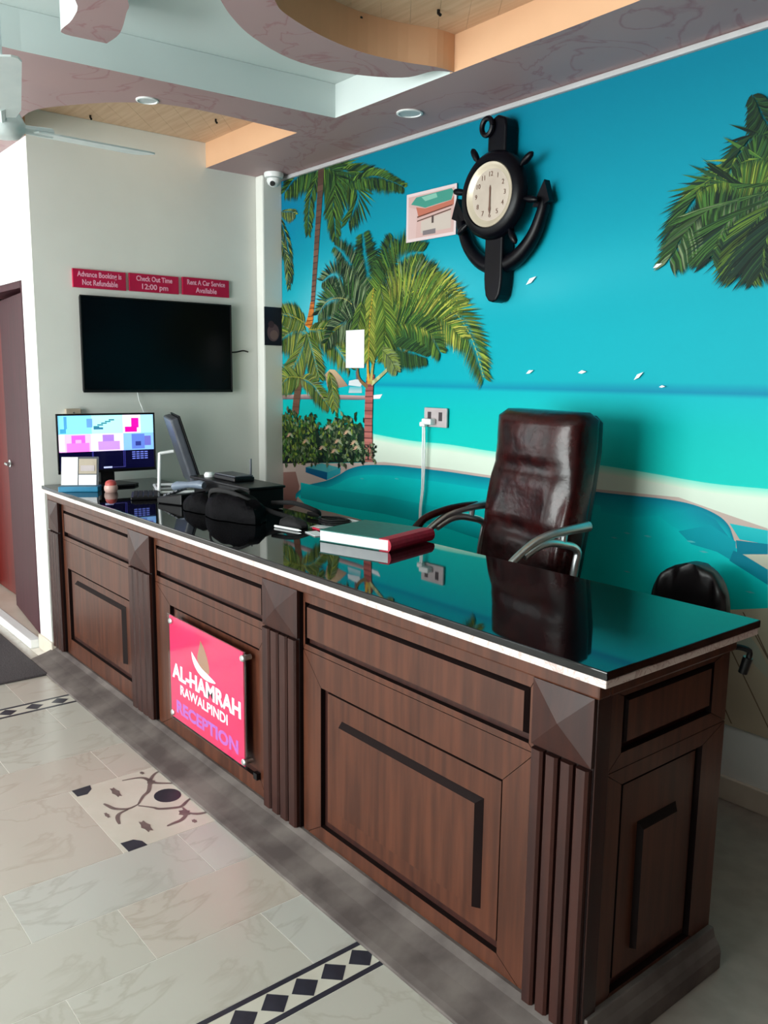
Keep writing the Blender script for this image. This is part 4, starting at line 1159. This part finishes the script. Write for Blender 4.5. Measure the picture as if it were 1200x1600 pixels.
scr(0, .34, .66, 1, ink(120, 196, 232), .0001); scr(.34, .67, .66, 1, ink(160, 226, 232), .0001); scr(.67, .86, .66, 1, ink(226, 206, 240), .0001); scr(.86, 1, .66, 1, ink(150, 206, 236), .0001)
scr(0, .33, .34, .66, ink(238, 168, 232), .0001); scr(.33, .67, .34, .66, ink(214, 196, 240), .0001); scr(.67, 1, .34, .66, ink(120, 168, 224), .0001)
scr(0, .06, .36, .66, ink(244, 226, 244), .0002); scr(.13, .27, .44, .64, ink(226, 86, 196), .0002); scr(.08, .31, .34, .5, ink(238, 110, 206), .0003); scr(.17, .23, .5, .56, ink(240, 150, 220), .0004)
scr(.45, .57, .44, .64, ink(150, 110, 206), .0002); scr(.40, .63, .36, .52, ink(176, 130, 216), .0003); scr(.33, .40, .36, .66, ink(230, 232, 246), .0002)
scr(.76, .90, .36, .64, ink(84, 112, 190), .0002); scr(.80, .86, .42, .5, ink(40, 50, 120), .0003); scr(.90, .97, .42, .6, ink(96, 96, 176), .0003)
scr(.76, .84, .76, .94, ink(214, 12, 150), .0002); scr(.69, .82, .68, .78, ink(206, 8, 140), .0003)
scr(.29, .35, .78, .94, ink(90, 140, 206), .0002); scr(.02, .08, .68, .76, ink(60, 140, 180), .0002); scr(.06, .09, .76, .98, ink(70, 140, 186), .0002)
for k in range(5):
    scr(.36 + .04 * k, .42 + .04 * k, .78 + .03 * k, .805 + .03 * k, ink(40, 110, 126), .0002)
scr(.36, .46, .74, .78, ink(44, 100, 130), .0003)
for a in (.335, .345, .665, .68):
    scr(a, a + .004, .03, .34, ink(60, 60, 150), .0002)
scr(.46, .68, .03, .035, ink(90, 90, 160), .0002)
for r in range(4):
    for k in range(4):
        scr(.76 + .045 * k, .795 + .045 * k, .17 + .04 * r, .19 + .04 * r, ink(96, 110, 196), .0002)
scr(.45, .54, .02, .05, ink(180, 190, 230), .0003)
obj('screen', sc, 'screen_on', mo)
obj('stand_neck', MB().box(-0.055, -0.02, -0.04, 0.04, 0.012, 0.16), 'black_plastic', mo, bevel=0.006)
obj('stand_base', MB().prism([(-0.10, -0.09), (-0.10, 0.09), (0.05, 0.15), (0.10, 0.11), (0.10, -0.11), (0.05, -0.15)], 0.0, 0.014), 'black_plastic', mo, bevel=0.004)
# brochure holder
br = thing('brochure_holder', 'white tabletop brochure holder with blue foot before the lit monitor', 'holder', (-4.43, 1.545, ZT), math.radians(58), local=True)
# faces local -Y, leaning back
tl = math.radians(14)
rot = lambda u, v, w: (u, 0.0 + v * math.sin(tl) - w * math.cos(tl), 0.012 + v * math.cos(tl) + w * math.sin(tl) * 0.2)
obj('foot', MB().box(-0.10, 0.10, -0.045, 0.05, 0.0, 0.028), 'blue_card', br, bevel=0.003)
b_ = MB()
b_.add([rot(*q) for q in ((-0.095, 0.02, 0), (0.095, 0.02, 0), (0.095, 0.17, 0), (-0.095, 0.17, 0), (-0.095, 0.02, 0.008), (0.095, 0.02, 0.008), (0.095, 0.17, 0.008), (-0.095, 0.17, 0.008))],
       [(3, 2, 1, 0), (4, 5, 6, 7), (0, 1, 5, 4), (1, 2, 6, 5), (2, 3, 7, 6), (3, 0, 4, 7)])
bo = obj('back_board', b_, 'grey_plastic', br)
def sheet(name, u0, u1, v0, v1, w, m):
    q = MB()
    q.add([rot(*k) for k in ((u0, v0, w), (u1, v0, w), (u1, v1, w), (u0, v1, w), (u0, v0, w + 0.002), (u1, v0, w + 0.002), (u1, v1, w + 0.002), (u0, v1, w + 0.002))],
          [(3, 2, 1, 0), (4, 5, 6, 7), (0, 1, 5, 4), (1, 2, 6, 5), (2, 3, 7, 6), (3, 0, 4, 7)])
    obj(name, q, m, bo)
sheet('leaflet', -0.093, -0.01, 0.02, 0.168, 0.009, 'paper')
sheet('leaflet', -0.005, 0.085, 0.02, 0.075, 0.009, 'paper')
sheet('leaflet', -0.005, 0.085, 0.08, 0.16, 0.009, 'beige_plastic')
sheet('leaflet', 0.005, 0.075, 0.095, 0.125, 0.012, 'socket')
# small ornament
tr = thing('desk_trinket', 'small round red topped trinket beside the brochure holder', 'trinket', (-4.31, 1.665, ZT))
obj('base', MB().lathe([(0.0, 0.0), (0.030, 0.0), (0.034, 0.010), (0.035, 0.024), (0.031, 0.036), (0.0, 0.036)], (-4.31, 1.665, ZT), 'z', 24), 'trinket_beige', tr)
obj('top', MB().lathe([(0.029, 0.036), (0.030, 0.043), (0.024, 0.056), (0.010, 0.063), (0.0, 0.064)], (-4.31, 1.665, ZT), 'z', 24), 'trinket_red', tr)
# second monitor seen edge-on
m2 = thing('desk_monitor', 'grey backed monitor turned edge-on on a white angled stand', 'monitor', (-4.19, 2.0, ZT), math.radians(-20), local=True)
# local +Y is the viewing side, leaning back towards -Y
tb = math.radians(17)
def lean(u, v, w):
    return (u, 0.085 - v * math.sin(tb) + w * math.cos(tb), 0.05 + v * math.cos(tb) + w * math.sin(tb))
def leanbox(u0, u1, v0, v1, w0, w1):
    q = MB()
    q.add([lean(a, b, c) for a in (u0, u1) for b in (v0, v1) for c in (w0, w1)], [(0, 1, 3, 2), (4, 6, 7, 5), (0, 4, 5, 1), (2, 3, 7, 6), (0, 2, 6, 4), (1, 5, 7, 3)])
    return q
obj('back_shell', leanbox(-0.22, 0.22, 0.0, 0.365, -0.045, 0.0), 'grey_plastic', m2, bevel=0.012, segs=3)
obj('front_frame', leanbox(-0.225, 0.225, -0.004, 0.369, 0.0, 0.008), 'black_plastic', m2, bevel=0.002)
obj('screen', leanbox(-0.215, 0.215, 0.008, 0.355, 0.008, 0.009), 'screen_off', m2)
st = MB()
for a in (0.16,):
    st.tube([(a, -0.125, 0.008), (a, -0.115, 0.215)], 0.0085, 8)
    st.tube([(a, -0.125, 0.008), (a, 0.07, 0.008)], 0.0085, 8)
    st.tube([(a, -0.115, 0.212), (a, -0.045, 0.222)], 0.008, 8)
st.tube([(-0.16, -0.125, 0.009), (0.16, -0.125, 0.009)], 0.0085, 8)
st.tube([(-0.16, -0.125, 0.008), (-0.16, 0.07, 0.008)], 0.0085, 8)
obj('stand', st, 'white_plastic', m2)
# flat black recorder box with router on top
rb = thing('recorder_box', 'wide flat black recorder box at the rear of the counter', 'recorder', (-3.60, 2.0, ZT))
obj('case', MB().box(-3.86, -3.31, 1.915, 2.095, ZT + 0.004, ZT + 0.100), 'black_plastic', rb, bevel=0.004)
obj('lid', MB().box(-3.885, -3.30, 1.905, 2.10, ZT + 0.1005, ZT + 0.112), 'black_plastic', rb, bevel=0.003)
for a in (-3.83, -3.34):
    for b in (1.935, 2.075):
        obj('foot', MB().lathe([(0.012, 0.0), (0.012, 0.0038)], (a, b, ZT), 'z', 10), 'black_plastic', rb)
ro = thing('router', 'small black and white router with one antenna on the recorder box', 'router', (-3.61, 2.0, ZT + 0.112))
obj('body', MB().box(-3.72, -3.51, 1.95, 2.06, ZT + 0.112, ZT + 0.134), 'black_plastic', ro, bevel=0.006)
obj('top_cover', MB().box(-3.715, -3.515, 1.955, 2.055, ZT + 0.1345, ZT + 0.141), 'grey_plastic', ro, bevel=0.003)
obj('antenna', MB().tube([(-3.56, 2.066, ZT + 0.135), (-3.56, 2.068, ZT + 0.215)], [0.006, 0.0045], 10), 'grey_plastic', ro)
ad = MB().lathe([(0.0, 0.0), (0.024, 0.0), (0.026, 0.012), (0.018, 0.024), (0.0, 0.026)], (-3.78, 1.96, ZT + 0.1125), 'z', 18)
tag(obj('mouse', ad, 'white_plastic'), 'small white rounded mouse left of the router on the recorder box', 'mouse')
# telephone
te = thing('telephone', 'black desk telephone with blue-grey handset in front of the recorder box', 'telephone', (-3.76, 1.80, ZT), math.radians(-70), local=True)
obj('body', MB().prism([(-0.08, 0.0), (0.08, 0.0), (0.08, 0.055), (-0.08, 0.028)], -0.085, 0.085, lambda u, v, w: (w, u, v)), 'black_plastic', te, bevel=0.006)
hs = MB().tube([(-0.05, -0.10, 0.062), (-0.05, -0.075, 0.072), (-0.05, 0.0, 0.082), (-0.05, 0.075, 0.088), (-0.05, 0.10, 0.085)], [0.018, 0.022, 0.015, 0.022, 0.018], 12)
obj('handset', hs, 'blue_grey', te)
kb = MB()
for r in range(4):
    for c in range(3):
        kb.obox((0.005 + 0.024 * c, -0.05 + 0.024 * r, 0.04 + 0.0082 * r), (0.009, 0, 0), (0, 0.009, 0.003), (0, -0.001, 0.003))
obj('keypad', kb, 'grey_plastic', te)
# keyboard in front of the edge-on monitor
ky = thing('keyboard', 'black keyboard lying between the edge-on monitor and telephone', 'keyboard', (-4.02, 1.73, ZT), math.radians(-24), local=True)
obj('tray', MB().box(-0.11, 0.10, -0.07, 0.07, 0.001, 0.016), 'black_plastic', ky, bevel=0.004)
kk = MB()
for r in range(5):
    for c in range(9):
        kk.box(-0.10 + 0.0215 * c, -0.082 + 0.0215 * c, -0.058 + 0.024 * r, -0.038 + 0.024 * r, 0.016, 0.022)
obj('keys', kk, 'black_matte', ky)
# slumped black bag
def lump(cx, cy, rx, ry, h, seed, n=26, m=12):
    rr = random.Random(seed)
    ph_ = [rr.uniform(0, 6.28) for _ in range(6)]
    rings = []
    for j in range(m + 1):
        t = j / m
        zz = h * math.sin(t * PI / 2) ** 0.9
        k = math.cos(t * PI / 2) ** 0.45 if t < 1 else 0.02
        ring = []
        for i in range(n):
            a = 2 * PI * i / n
            w = 1 + 0.07 * math.sin(3 * a + ph_[0]) + 0.05 * math.sin(5 * a + ph_[1] + 3 * t) + 0.035 * math.sin(9 * a + ph_[2] + 5 * t)
            w2 = 1 + 0.10 * math.sin(2 * a + ph_[3]) * t + 0.05 * math.sin(7 * a + ph_[4] + 4 * t)
            ring.append((cx + rx * k * w * math.cos(a), cy + ry * k * w * math.sin(a), ZT + 0.003 + zz * w2))
        rings.append(ring)
    return MB().loft(rings, True)
bg = thing('handbag', 'slumped shiny black bag with straps lying mid counter', 'bag', (-3.2, 1.83, ZT))
obj('body', lump(-3.22, 1.79, 0.20, 0.095, 0.105, 3), 'black_bag', bg)
obj('flap', lump(-3.46, 1.785, 0.15, 0.085, 0.075, 8), 'black_bag', bg)
obj('strap', MB().tube(bez([(-3.36, 1.74, ZT + 0.075), (-3.30, 1.72, ZT + 0.115), (-3.18, 1.73, ZT + 0.125), (-3.10, 1.77, ZT + 0.10), (-3.05, 1.85, ZT + 0.05), (-2.98, 1.93, ZT + 0.018)], 6), 0.010, 8, flat=0.5), 'black_matte', bg)
obj('strap', MB().tube(bez([(-3.10, 1.90, ZT + 0.07), (-3.02, 1.96, ZT + 0.075), (-2.96, 2.03, ZT + 0.045), (-2.98, 2.07, ZT + 0.020), (-3.06, 2.06, ZT + 0.014)], 6), 0.010, 8, flat=0.5), 'black_matte', bg)
obj('buckle', MB().obox((-3.09, 1.75, ZT + 0.070), (0.018, 0.006, 0), (0, 0.003, 0.001), (0, 0, 0.004)), 'chrome', bg)
# black pouch and cable coil
pc = lump(-2.90, 1.88, 0.08, 0.045, 0.032, 21)
tag(obj('pouch', pc, 'black_matte'), 'low black pouch lying right of the slumped bag', 'pouch')
co = MB()
cp = [(-2.80 + 0.075 * math.cos(a) + 0.01 * math.sin(3 * a), 2.02 + 0.05 * math.sin(a), ZT + 0.007 + 0.0028 * a / 2) for a in [k * PI / 10 for k in range(0, 62)]]
tag(obj('cable_coil', co.tube(cp, 0.0045, 6), 'black_plastic'), 'loose black cable coil between the bag and register', 'cable')
for (a, b), (c, d_), m, lb in (((-3.0, 1.845), (-2.86, 1.87), 'white_plastic', 'white pen lying nearest the black pouch'), ((-2.79, 1.905), (-2.665, 1.90), 'red_cloth', 'crimson pen lying between the pouch and register')):
    dv = (Vector((c, d_, 0)) - Vector((a, b, 0))).normalized()
    zz = ZT + (0.041 if m == 'white_plastic' else 0.0056)
    if m == 'white_plastic':
        a, b, c, d_ = a + 0.08, b - 0.01 - 0.03, c + 0.08, d_ - 0.01 - 0.03
        zz = ZT + 0.0056
    t = thing('pen', lb, 'pen', (a, b, ZT))
    p0, p1 = Vector((a, b, zz)), Vector((c, d_, zz))
    obj('barrel', MB().tube([p0, p1], 0.005, 10), m, t)
    obj('tip', MB().tube([p1, p1 + dv * 0.014], [0.0048, 0.001], 10), 'chrome', t)
for x_, y_, rz_, w_, lb in ((-2.80, 1.965, 0.4, 0.035, 'white card slip lying just behind the crimson pen'), (-2.70, 1.855, -0.2, 0.03, 'white card slip lying left of the teal register')):
    u = Vector((math.cos(rz_), math.sin(rz_), 0))
    v = Vector((-u.y, u.x, 0))
    q = MB().obox((x_, y_, ZT + 0.0022), u * 0.05, v * w_ * 0.8, (0, 0, 0.0012))
    tag(obj('card_slip', q, 'paper'), lb, 'card')
# register book
rg_ = thing('register_book', 'thick teal covered register with crimson spine and white pages', 'book', (-2.452, 1.965, ZT), math.radians(15), local=True)
W_, D_, H_ = 0.33, 0.285, 0.045
obj('pages', MB().box(-W_ / 2 + 0.004, W_ / 2 - 0.012, -D_ / 2 + 0.002, D_ / 2 - 0.004, 0.0042, H_ - 0.0042), 'paper', rg_)
for z0, z1 in ((0.0005, 0.004), (H_ - 0.004, H_)):
    obj('cover', MB().box(-W_ / 2, W_ / 2 - 0.045, -D_ / 2, D_ / 2, z0, z1), 'teal_board', rg_, bevel=0.0012)
spn = MB()
spn.prism([(W_ / 2 - 0.05, 0.0003), (W_ / 2 - 0.008, 0.0003), (W_ / 2, 0.010), (W_ / 2 + 0.003, H_ / 2), (W_ / 2, H_ - 0.010), (W_ / 2 - 0.008, H_ + 0.0004), (W_ / 2 - 0.05, H_ + 0.0004), (W_ / 2 - 0.05, H_ - 0.003), (W_ / 2 - 0.011, H_ - 0.003), (W_ / 2 - 0.011, 0.003), (W_ / 2 - 0.05, 0.003)],
          -D_ / 2 - 0.001, D_ / 2 + 0.001, lambda u, v, w: (u, w, v))
obj('spine', spn, 'red_cloth', rg_)
rl = thing('paper_roll', 'thin white rolled paper lying behind the teal register', 'paper', (-2.55, 2.085, ZT))
obj('roll', MB().tube([(-2.80, 2.085, ZT + 0.0135), (-2.585, 2.092, ZT + 0.0135)], 0.013, 14), 'paper', rl)

# ------------------------------------------------------------------ executive chair
ch = thing('executive_chair', 'high-backed oxblood leather executive chair with chrome arms behind the counter', 'chair', (-2.268, 2.362, 0), math.radians(-13), local=True)
# backrest: lofted cushion, front towards local -Y
def backrest(mb, z0, z1, wid, yf, thick, n=26, m=34, puff=0.025):
    rings = []
    for j in range(n + 1):
        t = j / n
        z = z0 + (z1 - z0) * t
        w = wid(t) / 2
        ring = []
        for i in range(m):
            a = 2 * PI * i / m
            cx_, sx_ = math.cos(a), math.sin(a)
            ex_ = 0.28
            x_ = w * math.copysign(abs(cx_) ** ex_, cx_)
            yy = math.copysign(abs(sx_) ** 0.45, sx_)
            th = thick(t)
            fr = yf(t)
            y_ = fr + th / 2 + th / 2 * yy
            if yy < -0.3:
                u_ = x_ / w
                # cushion swell, cross seams and radiating pleats
                sw = puff * (1 - u_ ** 4)
                seam = sum(math.exp(-((t - s) / 0.022) ** 2) for s in (0.34, 0.68))
                plt = 0.012 * math.sin(u_ * 19 + 2.2 * math.sin(5 * t)) * math.sin(PI * min(1, max(0, (t - 0.05) / 0.62))) ** 0.7
                head = 0.022 * math.exp(-((t - 0.84) / 0.12) ** 2) * (1 - u_ ** 2)
                y_ -= sw * (1 - 0.75 * seam) + plt + head
            ring.append((x_, y_, z))
        if j in (0, n):
            mid = sum(q[1] for q in ring) / m
            ring = [(q[0] * 0.9, mid + (q[1] - mid) * 0.55, q[2]) for q in ring]
        rings.append(ring)
    return mb.loft(rings, True)
bk = backrest(MB(), 0.76, 1.475, lambda t: 0.54 + 0.02 * math.sin(PI * min(1, t * 1.3)) - 0.02 * t, lambda t: 0.10 + 0.10 * min(1, t * 1.25) ** 0.8, lambda t: 0.125 + 0.02 * t)
obj('backrest', bk, 'leather', ch, sharp=60)
bs = backrest(MB(), 0.78, 1.462, lambda t: 0.50 - 0.02 * t, lambda t: 0.185 + 0.10 * min(1, t * 1.25) ** 0.8, lambda t: 0.085, puff=0.0)
obj('back_shell', bs, 'leather_dark', ch, sharp=60)
se = MB()
rings = []
for j in range(7):
    t = j / 6
    k = [0.9, 0.98, 1.0, 1.0, 1.0, 0.97, 0.86][j]
    z = [0.62, 0.63, 0.66, 0.69, 0.715, 0.735, 0.745][j]
    rings.append([(0.265 * k * math.copysign(abs(math.cos(a)) ** 0.35, math.cos(a)), 0.03 + 0.235 * k * math.copysign(abs(math.sin(a)) ** 0.35, math.sin(a)), z) for a in [2 * PI * i / 32 for i in range(32)]])
obj('seat', se.loft(rings, True), 'leather', ch, sharp=50)
for s in (-1, 1):
    X = 0.315 * s
    a1 = bez([(X, -0.115, 0.93), (X, -0.083, 0.963), (X, 0.0, 1.018), (X, 0.07, 1.041), (X, 0.136, 1.052), (X, 0.20, 1.058), (X, 0.245, 1.062)], 5)
    a2 = bez([(X, -0.042, 0.972), (X, 0.02, 1.003), (X, 0.075, 1.012), (X, 0.124, 1.004), (X, 0.175, 0.99), (X, 0.198, 0.968), (X, 0.192, 0.93), (X, 0.18, 0.86)], 5)
    ar = MB().tube(a1, [0.013 + 0.007 * (i / len(a1)) for i in range(len(a1))], 10, up=(1, 0, 0))
    ar.tube(a2, 0.015, 10, up=(1, 0, 0))
    ar.tube([(X, 0.13, 1.005), (X, 0.135, 1.05)], 0.012, 8)
    ar.tube(bez([(X, -0.115, 0.93), (X, -0.13, 0.86), (X * 0.95, -0.09, 0.76), (X * 0.8, -0.04, 0.655)], 5), 0.013, 10)
    ar.tube(bez([(X, 0.18, 0.86), (X, 0.16, 0.76), (X * 0.8, 0.10, 0.66)], 5), 0.013, 10)
    o = obj('armrest', ar, 'chrome', ch)
    if s < 0:
        ap = bez([(X - 0.004, -0.15, 0.955), (X - 0.004, -0.10, 1.012), (X - 0.004, 0.0, 1.044), (X - 0.004, 0.09, 1.056), (X - 0.004, 0.16, 1.058)], 5)
        obj('arm_pad', MB().tube(ap, [0.017, 0.021, 0.02, 0.018] + [0.016] * (len(ap) - 4), 12, up=(1, 0, 0)), 'leather', o)
obj('gas_lift', MB().tube([(0, 0.03, 0.13), (0, 0.03, 0.40)], 0.028, 14).tube([(0, 0.03, 0.38), (0, 0.03, 0.625)], 0.019, 14), 'chrome', ch)
for k in range(5):
    a = 2 * PI * k / 5 + 0.3
    e = Vector((math.cos(a), math.sin(a), 0))
    lg = obj('base_leg', MB().tube([Vector((0, 0.03, 0.12)) + e * 0.02, Vector((0, 0.03, 0.085)) + e * 0.28], [0.026, 0.016], 10), 'chrome', ch)
    c_ = Vector((0, 0.03, 0.028)) + e * 0.27
    n_ = Vector((-e.y, e.x, 0))
    obj('caster', MB().tube([c_ - n_ * 0.02, c_ + n_ * 0.02], 0.028, 14).tube([c_ + Vector((0, 0, 0.02)), c_ + Vector((0, 0, 0.06))], 0.008, 8), 'black_plastic', lg)

# ------------------------------------------------------------------ small black chair
c2 = thing('office_chair', 'small black office chair with ribbed round back near the deck print', 'chair', (-1.61, 2.56, 0), math.radians(-4), local=True)
rings = []
n = 22
for j in range(n + 1):
    t = j / n
    z = 0.56 + 0.388 * t
    w = 0.158 * (math.sqrt(max(0.0, 1 - max(0, (t - 0.55) / 0.45) ** 2.6)) if t > 0.55 else 1.0) * (0.90 + 0.10 * min(1, t / 0.3))
    w = max(w, 0.03)
    ring = []
    for i in range(48):
        a = 2 * PI * i / 48
        cx_, sx_ = math.cos(a), math.sin(a)
        x_ = w * math.copysign(abs(cx_) ** 0.5, cx_)
        y_ = 0.20 + 0.035 * math.copysign(abs(sx_) ** 0.6, sx_) + -0.035 * (x_ / 0.158) ** 2
        if sx_ < -0.2:
            y_ += 0.008 * math.cos(x_ / 0.158 * PI * 4)
        ring.append((x_, y_, z))
    rings.append(ring)
obj('backrest', MB().loft(rings, True), 'leather_dark', c2, sharp=70)
rings = []
for k, z in ((0.9, 0.455), (1.0, 0.47), (1.0, 0.505), (0.9, 0.52)):
    rings.append([(0.21 * k * math.copysign(abs(math.cos(a)) ** 0.5, math.cos(a)), -0.02 + 0.19 * k * math.copysign(abs(math.sin(a)) ** 0.5, math.sin(a)), z) for a in [2 * PI * i / 28 for i in range(28)]])
obj('seat', MB().loft(rings, True), 'leather_dark', c2, sharp=50)
obj('back_bar', MB().tube(bez([(0, 0.05, 0.445), (0, 0.22, 0.45), (0, 0.262, 0.55), (0, 0.25, 0.72)], 5), 0.018, 10), 'black_plastic', c2)
obj('gas_lift', MB().tube([(0, -0.02, 0.10), (0, -0.02, 0.455)], 0.022, 12), 'black_plastic', c2)
for k in range(5):
    a = 2 * PI * k / 5 + 0.1
    e = Vector((math.cos(a), math.sin(a), 0))
    lg = obj('base_leg', MB().tube([Vector((0, -0.02, 0.10)) + e * 0.015, Vector((0, -0.02, 0.075)) + e * 0.24], [0.022, 0.014], 8), 'black_plastic', c2)
    c_ = Vector((0, -0.02, 0.026)) + e * 0.235
    n_ = Vector((-e.y, e.x, 0))
    obj('caster', MB().tube([c_ - n_ * 0.018, c_ + n_ * 0.018], 0.026, 12).tube([c_ + Vector((0, 0, 0.02)), c_ + Vector((0, 0, 0.05))], 0.008, 8), 'black_plastic', lg)

for o in bpy.data.objects:
    if 'local' in o:
        del o['local']
